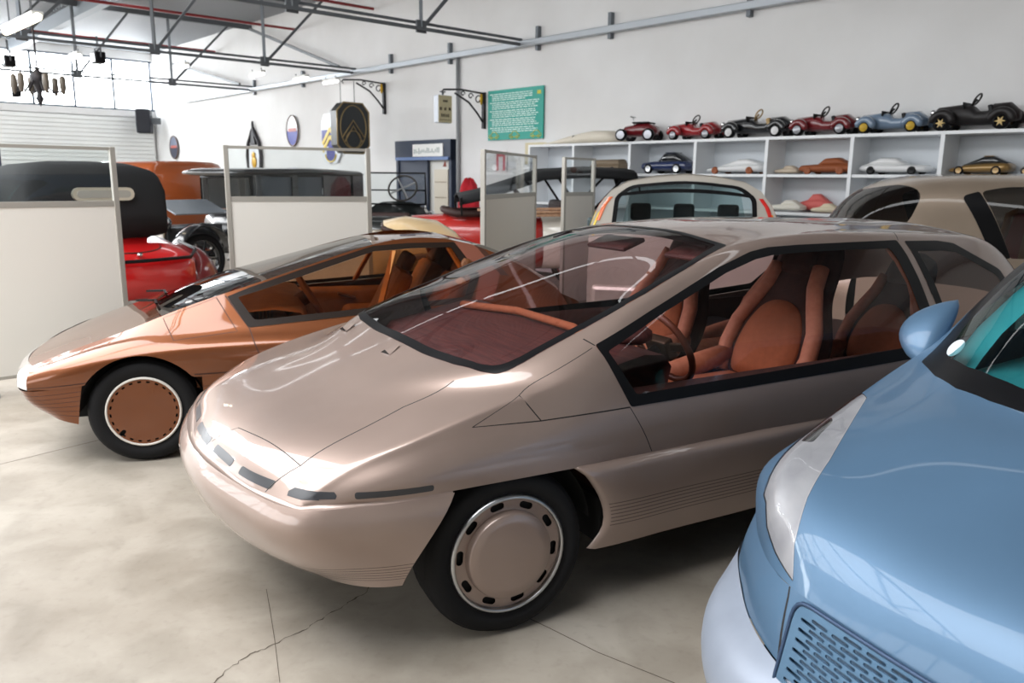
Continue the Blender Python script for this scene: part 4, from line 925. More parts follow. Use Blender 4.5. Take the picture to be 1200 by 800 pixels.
p = (-12.04, 20.0, 3.52); m1 = MB(); m1.box((0, 0, 0), (.3, .2, .26)); m1.tube([(0, 0, .1), (0, 0, .5)], .015, 6); o = m1.build('wall_speaker', BLACK, bevel=.02); o.location = p; o.rotation_euler = (0, 0, RW); tag(o, 'small square black loudspeaker hanging before the window band', 'loudspeaker')
t = thing('loudspeaker', 'black box loudspeaker mounted in the far corner of the hall', 'loudspeaker', W(24.4, .55, 2.92), RW-.5)
m1 = MB(); m1.bb(-.26, .26, -.22, .22, 0, .78); m1.build('cabinet', mat('speaker_black', srgb(30, 32, 40), .6), t, .04)
m1 = MB(); m1.lathe([(-.225, .001), (-.225, .17), (-.235, .18), (-.22, .2)], 20, (0, 0, .28), (0, 1, 0)); m1.lathe([(-.225, .001), (-.23, .08)], 16, (0, 0, .6), (0, 1, 0)); m1.build('cone', mat('cone_grey', srgb(56, 58, 66), .5), t)
m1 = MB(); m1.bb(-.05, .05, .2, .5, .3, .5); m1.build('bracket', METAL_D, t)
# chandelier
t = thing('chandelier', 'iron chandelier with candle lamps hanging before the window band', 'chandelier', (-7.45, 13.0, 0))
IRON = mat('wrought_iron', srgb(52, 50, 54), .5, .4)
m1 = MB(); m1.tube([(0, 0, 5.4), (0, 0, 3.1)], .014, 6); m1.build('rod', IRON, t)
m1 = MB(); m1.lathe([(2.62, .001), (2.68, .03), (2.74, .06), (2.8, .035), (2.9, .05), (3.0, .10), (3.08, .12), (3.14, .06), (3.2, .02)], 14, (0, 0, 0), (0, 0, 1)); m1.build('hub', IRON, t)
for k in range(6):
    a = 2*PI*k/6+.3; c, s = math.cos(a), math.sin(a)
    m1 = MB(); m1.tube([(.08*c, .08*s, 3.02), (.2*c, .2*s, 2.84), (.31*c, .31*s, 2.86), (.34*c, .34*s, 2.93)], .016, 6); arm = m1.build('arm', IRON, t)
    m1 = MB(); m1.lathe([(2.80, .005), (2.84, .03), (2.93, .05), (3.08, .045), (3.10, .01)], 10, (.34*c, .34*s, 0), (0, 0, 1)); m1.build('candle_lamp', mat('smoked_shade', srgb(96, 88, 80), .4), arm)
# hall light: end window band, narrow skylight, and two added unseen glowing bands
w = bpy.data.worlds.new('sky'); bpy.context.scene.world = w; w.use_nodes = True
w.node_tree.nodes['Background'].inputs[0].default_value = (.95, .97, 1, 1); w.node_tree.nodes['Background'].inputs[1].default_value = .5
# ---------------------------------------------------------------- white partition screens
ALU = mat('brushed_frame', srgb(186, 182, 174), .4, .4); BOARD = mat('cream_board', srgb(236, 232, 224), .55); PANE = glass('screen_glass', (.93, .95, .95), 0., 1.45)
def screen(label, p, q, zt=1.81, zm=1.38, z0=.10):
    p = Vector((*p, 0)); q = Vector((*q, 0)); d = q-p; L = d.length
    t = thing('partition_screen', label, 'partition', p, math.atan2(d.y, d.x), 'white display partitions')
    m = MB(); m.bb(0, L, -.012, .012, z0, zm-.02); m.build('panel', BOARD, t)
    m = MB(); m.bb(0, L, -.004, .004, zm+.02, zt); m.build('glazing', PANE, t)
    for x in (0, L): m = MB(); m.bb(x-.02, x+.02, -.022, .022, 0, zt+.015); m.build('post', ALU, t, .004)
    for z, h in ((zt, .012), (zm, .022), (z0, .012)): m = MB(); m.bb(.02, L-.02, -.016, .016, z-h, z+h); m.build('rail', ALU, t)
    for x in (.12, L-.12): m = MB(); m.bb(x-.03, x+.03, -.20, .20, 0, .03); m.build('foot', mat('screen_foot', srgb(120, 124, 132), .5), t)
screen('white partition screen with glass top in front of the red vintage coupe', (-3.95, 5.60), (-3.15, 6.40), 1.79, 1.37)
screen('broad white partition screen with glass top before the black saloon', (-2.42, 6.86), (-1.31, 7.32), 1.83, 1.40)
screen('white partition screen with glass top crossing the red and white tourer', (-.275, 7.35), (.235, 9.15), 1.835, 1.425)
screen('narrow white partition screen beside the silver hatchback tail lamp', (.585, 9.45), (.98, 10.0), 1.83, 1.42)

# ---------------------------------------------------------------- display rack with model cars
RACKM = mat('rack_white', srgb(236, 238, 240), .5)
t = thing('display_rack', 'long white open shelving along the wall holding toy and model cars', 'shelving', W(0, 0), RW)
up = [5.95, 4.94, 3.80, 2.65, 1.57, .47, -.52, -1.6, -2.6]
for a in up: m = MB(); m.bb(-a-.022, -a+.022, -.45, -.01, 0, 2.105); m.build('upright', RACKM, t)
for i in range(len(up)-1):
    for z in (.10, .72, 1.215, 1.68): m = MB(); m.bb(-up[i]+.024, -up[i+1]-.024, -.44, -.02, z-.035, z); m.build('shelf', RACKM, t)
m = MB(); m.bb(-5.97, 2.62, -.45, -.01, 2.105, 2.14); m.build('top_board', RACKM, t)
m = MB(); m.bb(-5.95, 2.6, -.018, -.006, .02, 2.1); m.build('back_panel', mat('rack_back', srgb(206, 211, 216), .6), t)
ZS = {0: 2.141, 1: 1.681, 2: 1.216}
def loft_ring(mb, st, n=18, mi=0, e=2.6):
    """st: (x, z0, z1, half width) -> rounded body along x"""
    G = []
    for x, z0, z1, hw in st:
        zc = (z0+z1)/2; hz = (z1-z0)/2; r = []
        for k in range(n):
            a = 2*PI*k/n; c, s = math.cos(a), math.sin(a)
            r.append((x, hw*abs(c)**(2/e)*(1 if c > 0 else -1), zc+hz*abs(s)**(2/e)*(1 if s > 0 else -1)))
        G.append(r)
    return mb.grid(G, mi, True, True, True)
def glow_mat(n, c, r=.25, coat=1.): return mat(n, srgb(*c), r, 0, coat)
def model_car(name, label, a, lev, L, H, Wd, paint, glassm=None, wheel=None, front=-1, style='sedan', cab=None, c=.22, group='model cars on the middle shelf'):
    """scale model: body, cabin glass, four wheels; front=-1 faces left"""
    t = thing(name, label, 'model car', W(a, c, ZS[lev]), RW, group)
    f = front; g = H*.22; b = {'sedan': .60, 'wedge': .52, 'van': .62, 'low': .66}[style]
    prof = {'sedan': [(-.5, .20, .45, .80), (-.47, .15, .55, .92), (-.25, .12, .60, 1), (0, .12, .62, 1), (.3, .12, .64, 1), (.46, .15, .60, .93), (.5, .2, .5, .85)],
            'wedge': [(-.5, .18, .30, .75), (-.46, .13, .38, .9), (-.2, .12, .56, 1), (.1, .12, .62, 1), (.4, .12, .66, 1), (.5, .18, .6, .9)],
            'van': [(-.5, .15, .5, .85), (-.46, .12, .62, .95), (0, .12, .66, 1), (.48, .12, .66, 1), (.5, .15, .6, .95)],
            'low': [(-.5, .22, .42, .7), (-.45, .14, .5, .9), (-.2, .1, .66, 1), (.2, .1, .7, 1), (.45, .14, .6, .9), (.5, .2, .5, .75)]}[style]
    m = MB(); loft_ring(m, [(f*-1*x*L if f > 0 else x*L, z0*H, z1*H, w_*Wd/2) for x, z0, z1, w_ in prof]); m.build('body', paint, t)
    cb = cab or {'sedan': [(-.18, .60, .02), (-.02, .97, .74), (.2, 1, .76), (.42, .62, .7)], 'wedge': [(-.28, .5, .6), (.05, .97, .70), (.22, 1, .70), (.46, .66, .66)], 'van': [(-.46, .6, .8), (-.34, .97, .82), (.45, 1, .84), (.49, .7, .84)], 'low': [(-.2, .64, .5), (-.05, .97, .66), (.15, 1, .66), (.38, .66, .6)]}[style]
    m = MB(); loft_ring(m, [((x*L) if f < 0 else -x*L, .5*H, max(z, .52)*H, max(w_, .5)*Wd/2) for x, z, w_ in cb], 16, 0, 3.2); m.build('cabin', glassm or paint, t)
    if glassm is not None:
        m = MB(); xs = [x for x, z, w_ in cb[1:3]]; s0, s1 = (xs[0]*L, xs[1]*L) if f < 0 else (-xs[1]*L, -xs[0]*L)
        m.bb(s0, s1, -Wd*.24, Wd*.24, .965*H, 1.0*H); m.build('roof', paint, t, .01*L)
    if wheel is not None:
        for x in (-.31, .31):
            for y in (-1, 1):
                m = MB(); r = H*.235; m.lathe([(-.02*L, r*.3), (-.02*L, r), (.02*L, r), (.022*L, r*.62)], 18, (x*L, y*Wd*.46, r), (0, y, 0), 0); m.lathe([(.022*L, r*.62), (.018*L, .001)], 18, (x*L, y*Wd*.46, r), (0, y, 0), 1); m.build('wheel', wheel, t)
    return t
WH = [BLACK, STEEL]; GL = mat('model_window_black', (.012, .014, .016), .1, 0, 1.)
NAVYC = glow_mat('model_navy', (30, 44, 84)); WHITEC = glow_mat('model_white', (224, 224, 224)); CLAY = mat('brown_clay', srgb(142, 76, 40), .6); GOLD = mat('model_gold', srgb(150, 118, 66), .35, .4, .6); BEIGE = mat('beige_clay', srgb(202, 186, 166), .7); CORAL = mat('coral_clay', srgb(212, 104, 98), .6); CREAM = mat('cream_plaster', srgb(224, 212, 186), .7); OLIVE = mat('olive_model', srgb(122, 106, 86), .6)
model_car('model_van', 'boxy olive brown model van on the middle shelf', 4.40, 1, .60, .215, .26, OLIVE, None, [BLACK, OLIVE], -1, 'van')
model_car('model_hatchback', 'dark blue model hatchback with black windows on the middle shelf', 3.25, 1, .80, .30, .33, NAVYC, GL, WH, -1, 'sedan')
model_car('model_coupe', 'long white model car with brown wheel openings on the middle shelf', 2.10, 1, .84, .20, .34, WHITEC, None, [CLAY, CLAY], -1, 'wedge')
model_car('model_study', 'small beige clay car study beside the brown model', 1.37, 1, .32, .11, .22, BEIGE, None, None, -1, 'low')
model_car('model_saloon', 'brown clay model saloon at the end of its shelf bay', .84, 1, .66, .20, .30, CLAY, None, [CLAY, CLAY], -1, 'sedan')
model_car('model_fastback', 'white model fastback with dark wheels on the middle shelf', .03, 1, .74, .195, .32, WHITEC, None, [BLACK, BLACK], 1, 'sedan')
model_car('model_gold_car', 'gold model fastback with black windows on the middle shelf', -.86, 1, .58, .20, .28, GOLD, GL, [BLACK, GOLD], -1, 'wedge')
model_car('model_grey_car', 'grey model car with dark windows at the right end of the shelf', -1.40, 1, .30, .17, .27, mat('model_grey', srgb(128, 124, 116), .35, .3, .5), GL, [BLACK, GOLD], -1, 'low')
model_car('plaster_model', 'small white plaster car on the lower shelf beside the coral one', 1.30, 2, .44, .15, .20, mat('white_plaster', srgb(232, 228, 216), .7), None, None, -1, 'sedan', c=.31, group='model cars on the lower shelf')
model_car('coral_model', 'smooth coral red car body on the lower shelf', 1.04, 2, .44, .23, .16, CORAL, None, None, -1, 'low', c=.105, group='model cars on the lower shelf')
model_car('cream_model', 'flat cream plaster car on the lower shelf right of the coral one', .78, 2, .34, .12, .20, CREAM, None, None, -1, 'low', c=.31, group='model cars on the lower shelf')
# pedal cars on top of the rack
def pedal_car(label, a, L, H, paint, hub, seat_c, spokes=0, front=-1, c=.235, wing=None, tail=1.0):
    t = thing('pedal_car', label, 'toy car', W(a, c, ZS[0]), RW, 'pedal cars on top of the rack'); wing = wing or paint; Wd = .40; f = -front
    m = MB(); loft_ring(m, [(x*L*f, z0*H, z1*H, w_*Wd) for x, z0, z1, w_ in ((-.48, .26, .70, .18), (-.44, .22, .80, .23), (-.15, .18, .86, .30), (-.05, .18, .80, .33), (.02, .18, .62, .34), (.14, .18, .62, .34), (.20, .18, .84*tail, .33), (.36, .22, .86*tail, .28), (.47, .30, .60, .16))], 16); m.build('body', paint, t)
    for x in (-.34, .33):
        for y in (-1, 1):
            r = H*.25
            m = MB(); m.tube([(x*L+math.cos(q)*r*1.28, y*Wd*.40, r+math.sin(q)*r*1.28) for q in [PI*(-.02+1.0*k/10) for k in range(11)]], [Wd*.07]+[Wd*.11]*9+[Wd*.06], 8); m.build('wing', wing, t)
            m = MB(); m.lathe([(-.03, r*.3), (-.035, r), (.02, r), (.03, r*.7)], 20, (x*L, y*Wd*.41, r), (0, y, 0)); w_ = m.build('tyre', BLACK, t)
            m = MB()
            if spokes:
                m.add([(x*L+math.cos(2*PI*k/(2*spokes))*r*(.66 if k % 2 == 0 else .26), y*(Wd*.41+.033), r+math.sin(2*PI*k/(2*spokes))*r*(.66 if k % 2 == 0 else .26)) for k in range(2*spokes)]+[(x*L, y*(Wd*.41+.04), r)], [(k, (k+1) % (2*spokes), 2*spokes) for k in range(2*spokes)])
            else: m.lathe([(.031, r*.68), (.038, r*.45), (.05, r*.18), (.05, .001)], 18, (x*L, y*Wd*.41, r), (0, y, 0))
            m.build('hub', hub, t)
    m = MB(); cx, cz = f*-.02*L, 1.0*H; m.tube([(cx+math.sin(.6)*.055*math.cos(q)*f, .065*math.sin(q), cz+.055*math.cos(q)) for q in [2*PI*k/16 for k in range(16)]], .010, 6, closed=True); m.tube([(cx, 0, cz), (cx-.1*f, 0, .66*H)], .012, 6); m.build('steering_wheel', mat('toy_wheel_black', (.03, .028, .026), .5) if spokes or seat_c is None else seat_c, t)
    m = MB(); m.bb(min(f*-.115*L, f*-.125*L), max(f*-.115*L, f*-.125*L), -.14, .14, .70*H, .90*H); m.build('windscreen', BLACK, t)
    m = MB(); m.box((f*.19*L, 0, .62*H), (.05*L, .26, .34*H), Matrix.Rotation(-.3*f, 3, 'Y')); m.build('seat', BLACK if seat_c is None else seat_c, t, .01)
    for y in (-.13, .13): m = MB(); m.ball((f*-.46*L, y, .60*H), (.035, .035, .035), 10); m.build('headlamp', CHROME, t)
    return t
TRED = glow_mat('toy_red', (150, 30, 36)); TRED2 = glow_mat('toy_dark_red', (112, 28, 34)); TBLK = glow_mat('toy_black', (22, 24, 28)); TBLU = glow_mat('toy_grey_blue', (110, 130, 152)); YEL = mat('toy_yellow', srgb(196, 160, 50), .5); GOLDW = mat('toy_gold', srgb(214, 186, 128), .4); TANW = mat('toy_tan', srgb(170, 140, 90), .5); DISC = mat('toy_silver', srgb(176, 178, 184), .35, .5)
# small cream body shell and the seven pedal cars
t = thing('body_shell', 'long low cream car shell with a round dark hole, left end of the rack top', 'model', W(4.95, .22, ZS[0]), RW)
m = MB(); loft_ring(m, [(x, 0, z, w_) for x, z, w_ in ((-.80, .02, .10), (-.5, .06, .17), (-.2, .12, .20), (.1, .17, .2), (.3, .19, .2), (.6, .18, .19), (.78, .12, .15))], 14); m.build('shell', mat('cream_shell', srgb(222, 214, 198), .6), t)
m = MB(); m.lathe([(0, .001), (0, .032), (.01, .036)], 16, (-.02, -.185, .085), (0, -1, 0)); m.build('port', BLACK, t)
t = thing('toy_racer', 'small dark red toy racer with chrome wheels and thin steering bar', 'toy car', W(3.72, .32, ZS[0]+.004), RW+.3, 'pedal cars on top of the rack')
m = MB(); loft_ring(m, [(x, z0, z1, w_) for x, z0, z1, w_ in ((-.26, .08, .17, .08), (-.2, .06, .22, .13), (0, .06, .25, .15), (.16, .06, .26, .15), (.27, .1, .2, .09))], 14); m.build('body', TRED2, t)
m = MB(); m.bb(-.08, .18, -.14, .14, .245, .268); m.build('cowl', BLACK, t, .01)
for x in (-.22, .2):
    for y in (-1, 1): m = MB(); m.lathe([(-.03, .03), (-.035, .085), (.02, .085), (.03, .06)], 20, (x, y*.19, .085), (0, y, 0), 0); m.lathe([(.03, .06), (.035, .001)], 12, (x, y*.19, .085), (0, y, 0), 1); m.build('wheel', [BLACK, DISC], t)
m = MB(); m.tube([(-.1, 0, .24), (-.12, 0, .34)], .008, 6); m.tube([(-.12, -.09, .345), (-.12, .09, .345)], .01, 6); m.build('steering_bar', STEEL, t)
pedal_car('red pedal roadster between the dark red racer and the black one', 2.79, .80, .275, TRED, DISC, None)
pedal_car('glossy black pedal roadster with white wheel discs and tan steering wheel', 1.82, 1.0, .30, TBLK, mat('toy_white_disc', srgb(222, 222, 222), .4), TANW)
pedal_car('dark red pedal roadster above the brown clay saloon', .92, .80, .285, TRED2, DISC, None)
pedal_car('grey blue pedal roadster with yellow wheels', .10, .78, .275, TBLU, YEL, BLACK)
pedal_car('black pedal car with gold star wheels', -.76, .86, .325, mat('toy_satin_black', srgb(30, 26, 26), .5), GOLDW, None, 6)
pedal_car('bright red pedal car cut by the right edge', -1.75, .80, .3, glow_mat('toy_bright_red', (190, 40, 36)), DISC, None)

# ---------------------------------------------------------------- signs on the wall
t = thing('information_board', 'green board with white text lines and yellow car outlines on the white wall', 'sign', W(6.77, .02, 2.70), RW)
m = MB(); m.bb(-.72, .72, -.02, .0, -.435, .43); m.build('board', mat('teal_green_board', srgb(22, 158, 142), .45), t)
m = MB(); rr = random.Random(11); z = .36
WT = mat('board_lettering', srgb(214, 240, 234), .6)
for r_ in range(19):
    x = -.60 if r_ % 4 else -.66; xe = .62-(rr.random()*.5 if r_ % 4 == 3 else rr.random()*.12)
    if r_ < 4: xe = min(xe, .45)
    while x < xe:
        l = .03+.09*rr.random(); m.bb(x, min(x+l, xe), -.0225, -.02, z-.011, z+.007); x += l+.018
    z -= .034 if r_ % 4 != 3 else .044
m.build('text_lines', WT, t); YL = mat('board_yellow', srgb(206, 200, 70), .6)
for cx in (-.55, .0, .55):
    m = MB(); m.tube([(cx-.13, -.024, -.39), (cx-.13, -.024, -.35), (cx-.07, -.024, -.34), (cx-.03, -.024, -.295), (cx+.05, -.024, -.295), (cx+.09, -.024, -.34), (cx+.13, -.024, -.35), (cx+.13, -.024, -.39)], .006, 6, closed=True)
    for k in (-.07, .07): m.tube([(cx+k+.025*math.cos(q), -.024, -.39+.025*math.sin(q)) for q in [2*PI*i/10 for i in range(10)]], .005, 5, closed=True)
    m.build('car_outline', YL, t)
m = MB(); m.bb(.57, .66, -.024, -.02, .30, .36); m.build('emblem', YL, t)
BRONZE = mat('aged_gold', srgb(150, 130, 92), .4, .4)
def bracket(label, a, c1, z):
    t = thing('sign_bracket', label, 'bracket', W(a, 0, z), RW, 'scrolled wall brackets')
    m = MB(); m.bb(-.03, .03, -.06, 0, -.62, .02); m.build('wall_plate', IRON, t)
    m = MB(); m.tube([(0, -.05, 0), (0, -c1*.6, .03), (0, -c1, 0)], .018, 6); m.build('arm', IRON, t)
    m = MB(); m.tube([(0, -.06, -.5), (0, -.18, -.36), (0, -.38, -.18), (0, -.7, -.04)], .018, 6); m.build('brace', IRON, t)
    for k, (y, zz, r) in enumerate(((-.16, -.12, .09), (-.34, -.07, .06), (-.52, -.04, .05))):
        m = MB(); m.tube([(0, y+r*math.cos(q)*(1-q/9), zz+r*math.sin(q)*(1-q/9)) for q in [k_*.45 for k_ in range(15)]], .011, 5); m.build('scroll', IRON, t)
    m = MB(); m.ball((0, -.09, -.10), (.03, .03, .11), 8); m.build('gilt_leaf', mat('gilt', srgb(214, 170, 40), .4, .3), t)
    m = MB(); m.tube([(0, -c1, 0), (0, -c1-.04, -.04), (0, -c1, -.07)], .014, 5); m.build('hook', IRON, t)
bracket('black scrolled iron bracket carrying the octagonal sign', 10.9, 1.0, 3.52)
bracket('black scrolled iron bracket carrying the small cream box sign', 7.62, .95, 3.10)
# octagonal box sign with double chevron, hanging
t = thing('hanging_sign', 'black octagonal box sign with gold oval and pointed chevron, on chains', 'sign', W(10.86, .90, 2.56), R(42.2), 'hanging box signs')
def octo(w_, h, c_): return [(-w_+c_, -h), (w_-c_, -h), (w_, -h+c_*1.1), (w_, h-c_*1.1), (w_-c_, h), (-w_+c_, h), (-w_, h-c_*1.1), (-w_, -h+c_*1.1)]
m = MB(); m.prism(octo(.37, .50, .15), 'y', -.13, .13); m.build('case', mat('sign_black', srgb(40, 44, 46), .3), t)
m = MB(); o = octo(.37, .50, .15); m.tube([(x, -.132, z) for x, z in o], .018, 6, closed=True); m.build('edge_trim', BRONZE, t)
m = MB(); m.tube([(.30*math.cos(q), -.134, .02+.43*math.sin(q)) for q in [2*PI*i/40 for i in range(40)]], .014, 6, closed=True); m.build('gold_oval', BRONZE, t)
for dz, nm in ((.0, 'outer_chevron'), (-.11, 'inner_chevron')):
    m = MB(); s = 1-.25*(dz < 0); m.tube([(-.27*s, -.136, -.20+dz*.6), (0, -.136, .16+dz), (.27*s, -.136, -.20+dz*.6)], .016, 6); m.build(nm, BRONZE, t)
m = MB(); m.tube([(.17*math.cos(q), -.136, -.22+.17*math.sin(q)) for q in [2*PI*i/28 for i in range(28)]], .011, 6, closed=True); m.build('gold_ring', BRONZE, t)
for x in (-.2, .12): m = MB(); m.tube([(x, 0, .50), (x, 0, .95)], .008, 5); m.build('chain', METAL_D, t)
t = thing('hanging_sign', 'small cream box sign with dark lettering on a scrolled bracket', 'sign', W(7.62, .97, 2.77), R(42.2), 'hanging box signs')
m = MB(); m.bb(-.15, .15, -.07, .07, -.24, .23); m.build('case', mat('box_sign_case', srgb(210, 216, 226), .4), t, .02)
m = MB(); m.bb(-.145, .145, -.076, -.068, -.232, .222); m.build('face', mat('box_sign_face', srgb(202, 188, 152), .5), t)
m = MB(); rr = random.Random(5)
for z, xs, h in ((.13, (-.04, -.012, .014, .04), .04), (.0, (-.11, -.085, -.015, .01, .085, .11), .055), (-.11, (-.08, -.045, -.01, .03, .07), .06)):
    for x in xs: m.bb(x-.010, x+.010, -.079, -.076, z-h/2, z+h/2*(.7+.3*rr.random()))
m.bb(-.13, .13, -.079, -.076, -.19, -.182); m.build('lettering_marks', mat('sign_ink', srgb(74, 62, 48), .7), t)
m = MB(); m.tube([(0, 0, .23), (0, 0, .30)], .016, 6); m.tube([(-.06, 0, .29), (.06, 0, .29)], .012, 6); m.build('hanger', METAL_D, t)
# enamel shield with blue field and yellow chevrons
t = thing('enamel_sign', 'blue and white enamel shield with yellow chevrons behind the octagonal sign', 'sign', W(13.15, .03, 2.46), RW)
m = MB(); m.prism(octo(.42, .56, .16), 'y', -.03, 0); m.build('plate', mat('enamel_white', srgb(226, 230, 238), .25), t)
m = MB(); m.add([(-.40, -.033, .20), (.40, -.033, .20), (.40, -.033, -.10), (.2, -.033, -.18), (-.2, -.033, -.18), (-.40, -.033, -.10)], [(0, 1, 2, 3, 4, 5)]); m.lathe([(-.034, .001), (-.034, .20)], 20, (0, 0, -.36), (0, 1, 0)); m.build('blue_field', mat('enamel_blue', srgb(44, 48, 138), .25), t)
YE = mat('enamel_yellow', srgb(222, 196, 74), .3)
for dz in (0, -.17): m = MB(); m.bar((-.36, -.04, -.12+dz), (0, -.04, .22+dz), .09, .012, up=(0, 1, 0)); m.bar((.36, -.04, -.12+dz), (0, -.04, .22+dz), .09, .012, up=(0, 1, 0)); m.build('chevron', YE, t)
m = MB(); m.tube([(.24*math.cos(q), -.036, -.36+.17*math.sin(q)) for q in [PI+PI*i/16 for i in range(17)]], .02, 6); m.build('yellow_arc', YE, t)
def oval_sign(label, a, z, rx, rz, top, low):
    t = thing('oval_sign', label, 'sign', W(a, .02, z), RW, 'oval enamel signs')
    q_ = [(rx*math.cos(q), rz*math.sin(q)) for q in [2*PI*i/32 for i in range(32)]]
    m = MB(); m.prism(q_, 'y', -.03, 0); m.build('plate', mat('oval_'+top[0], srgb(*top[1]), .2), t)
    m = MB(); m.add([(x*.94, -.033, zz*.94) for x, zz in q_ if zz < .02*rz]+[], [tuple(range(len([1 for x, zz in q_ if zz < .02*rz])))]); m.build('lower_field', mat('oval_'+low[0], srgb(*low[1]), .25), t)
    m = MB(); m.tube([(x, -.03, zz) for x, zz in q_], .018, 6, closed=True); m.build('rim', mat('oval_rim', srgb(96, 70, 54), .4), t)
    m = MB(); m.bb(-rx*.7, rx*.7, -.037, -.033, -.02, .06); m.build('banner', mat('oval_red', srgb(176, 92, 84), .4), t)
oval_sign('white and blue oval enamel sign in the middle of the white wall', 15.05, 2.70, .30, .37, ('white', (234, 236, 242)), ('blue', (84, 90, 168)))
oval_sign('dark oval enamel sign in the far corner by the loudspeaker', 23.3, 2.46, .36, .36, ('grey', (120, 128, 148)), ('navy', (48, 52, 74)))
t = thing('crest', 'ornate dark iron crest with a gold figure on the white wall', 'crest', W(17.3, .03, 2.05), RW)
for sg in (1, -1):
    m = MB(); m.tube([(sg*.05, -.03, .75), (sg*.16, -.03, .60), (sg*.34, -.03, .40), (sg*.42, -.03, .05), (sg*.36, -.03, -.35), (sg*.14, -.03, -.55)], .05, 6); m.build('scroll', IRON, t)
m = MB(); m.prism([(-.10, .5), (0, .98), (.10, .5), (.16, .36), (-.16, .36)], 'y', -.06, 0); m.build('spire', IRON, t)
m = MB(); m.prism([(-.30, .26), (.30, .26), (.34, -.2), (.1, -.5), (-.1, -.5), (-.34, -.2)], 'y', -.03, -.01); m.build('shield', mat('crest_white', srgb(230, 232, 238), .4), t)
m = MB(); m.ball((0, -.05, .08), (.10, .03, .10), 10); m.ball((.02, -.05, -.10), (.15, .03, .16), 10); m.build('gold_figure', mat('crest_gold', srgb(216, 166, 44), .4, .2), t)
t = thing('wall_notice', 'small red and white notice on the wall seen through a glass screen', 'notice', W(7.15, .01, 1.88), RW); m = MB(); m.bb(-.16, .16, -.01, 0, -.2, .2); m.build('sheet', mat('notice_paper', srgb(232, 224, 224), .7), t); m = MB(); m.bb(-.12, -.06, -.013, -.01, -.15, .15); m.bb(.06, .12, -.013, -.01, -.15, .15); m.bb(-.12, .12, -.013, -.01, .09, .15); m.build('red_mark', mat('notice_red', srgb(206, 110, 116), .7), t)
t = thing('paper_sheet', 'pale yellow paper pinned to the wall behind the rack end', 'poster', W(6.25, .01, 2.0), RW); m = MB(); m.bb(-.26, .26, -.008, 0, -.16, .2); m.build('sheet', mat('yellowed_paper', srgb(214, 204, 172), .8), t)
t = thing('roll_up_banner', 'dark navy roll-up banner at the left edge before the ribbed door', 'banner', (-6.53, 10.2, 0), R(20))
m = MB(); m.bb(-.42, .10, -.01, .01, .08, 2.22); m.build('sheet', mat('banner_navy', srgb(26, 34, 58), .6), t)
m = MB(); m.bb(-.44, .12, -.12, .12, 0, .08); m.build('base', METAL, t, .01); m = MB(); m.tube([(-.16, .03, .08), (-.16, .03, 2.2)], .012, 6); m.build('pole', METAL, t); m = MB(); m.bb(-.43, .11, -.015, .015, 2.2, 2.24); m.build('top_bar', METAL, t)
# ---------------------------------------------------------------- old cars behind the screens
WHT = mat('white_coach', srgb(226, 220, 208), .3, 0, 1.)
LEATHER = mat('dark_leather', srgb(56, 34, 30), .6); CLOTH = mat('black_hood_cloth', srgb(27, 28, 30), .85); WOOD = noise_mat('pale_wood', srgb(196, 158, 128), srgb(172, 130, 100), 5, .5, 3, stretch=(1, 8, 8))
CLEAR = glass('old_car_glass', (.88, .92, .92), 0, 1.45)
def swheel(parent, x, y, r, w_, hub, spokes=10):
    t = bpy.data.objects.new('wheel', None); C.objects.link(t); t.parent = parent; t.location = (x, y, r); sg = 1 if x > 0 else -1
    m = MB(); m.lathe([(-w_/2, r*.80), (-w_/2, r*.96), (-w_*.3, r), (w_*.3, r), (w_/2, r*.96), (w_/2, r*.80), (-w_/2, r*.80)], 28, (0, 0, 0)); m.build('tyre', RUBBER, t)
    m = MB(); m.lathe([(-w_*.4, r*.80), (w_*.4, r*.80), (w_*.4, r*.72), (-w_*.4, r*.72)], 28, (0, 0, 0))
    for k in range(spokes): a = 2*PI*k/spokes; m.bar((sg*.01, 0, 0), (0, r*.74*math.cos(a), r*.74*math.sin(a)), .022)
    m.lathe([(-.05, .001), (-.05, .05), (.06, .05), (.07, .001)], 14, (0, 0, 0)); m.build('rim', hub, t)
    return t
def wing(parent, x, y, r, w_, m_, a0=0., a1=PI):
    m = MB(); G = []
    for k in range(13):
        a = a0+(a1-a0)*k/12; G.append([(x+w_*c_, y+math.cos(a)*(r-.02*c_*c_*4), r*.92+math.sin(a)*(r-.05*(2*c_)**2)) for c_ in (-.5, -.3, 0, .3, .5)])
    m.grid(G); o = m.build('wing', m_, parent); md = o.modifiers.new('s', 'SOLIDIFY'); md.thickness = .012; return o
def sring(parent, x, y, z, r, tilt, m_=BLACK):
    t = bpy.data.objects.new('steering_wheel', None); C.objects.link(t); t.parent = parent; t.location = (x, y, z); t.rotation_euler = (tilt, 0, 0)
    m = MB(); m.tube([(r*math.cos(a), r*math.sin(a), 0) for a in [2*PI*i/24 for i in range(24)]], .016, 6, closed=True); m.build('rim', m_, t)
    m = MB(); m.tube([(0, 0, 0), (0, 0, -.35)], .02, 6)
    for k in range(4): m.bar((0, 0, 0), (r*math.cos(1.571*k+.5), r*math.sin(1.571*k+.5), 0), .02, .012)
    m.build('spokes', STEEL, t)
def headlamp(parent, x, y, z, r=.10):
    m = MB(); m.lathe([(.10, .001), (.08, r*.6), (0, r), (-.03, r), (-.035, r*.85), (-.02, .001)], 18, (x, y, z), (0, 1, 0)); m.build('headlamp', CHROME, parent)
def hull(st, n=20, e=3.): 
    m = MB(); G = []
    for y, z0, z1, hw in st:
        zc = (z0+z1)/2; hz = (z1-z0)/2
        G.append([(hw*abs(math.cos(a))**(2/e)*math.copysign(1, math.cos(a)), y, zc+hz*abs(math.sin(a))**(2/e)*math.copysign(1, math.sin(a))) for a in [2*PI*k/n+.001 for k in range(n)]])
    m.grid(G, 0, True, True, True); return m
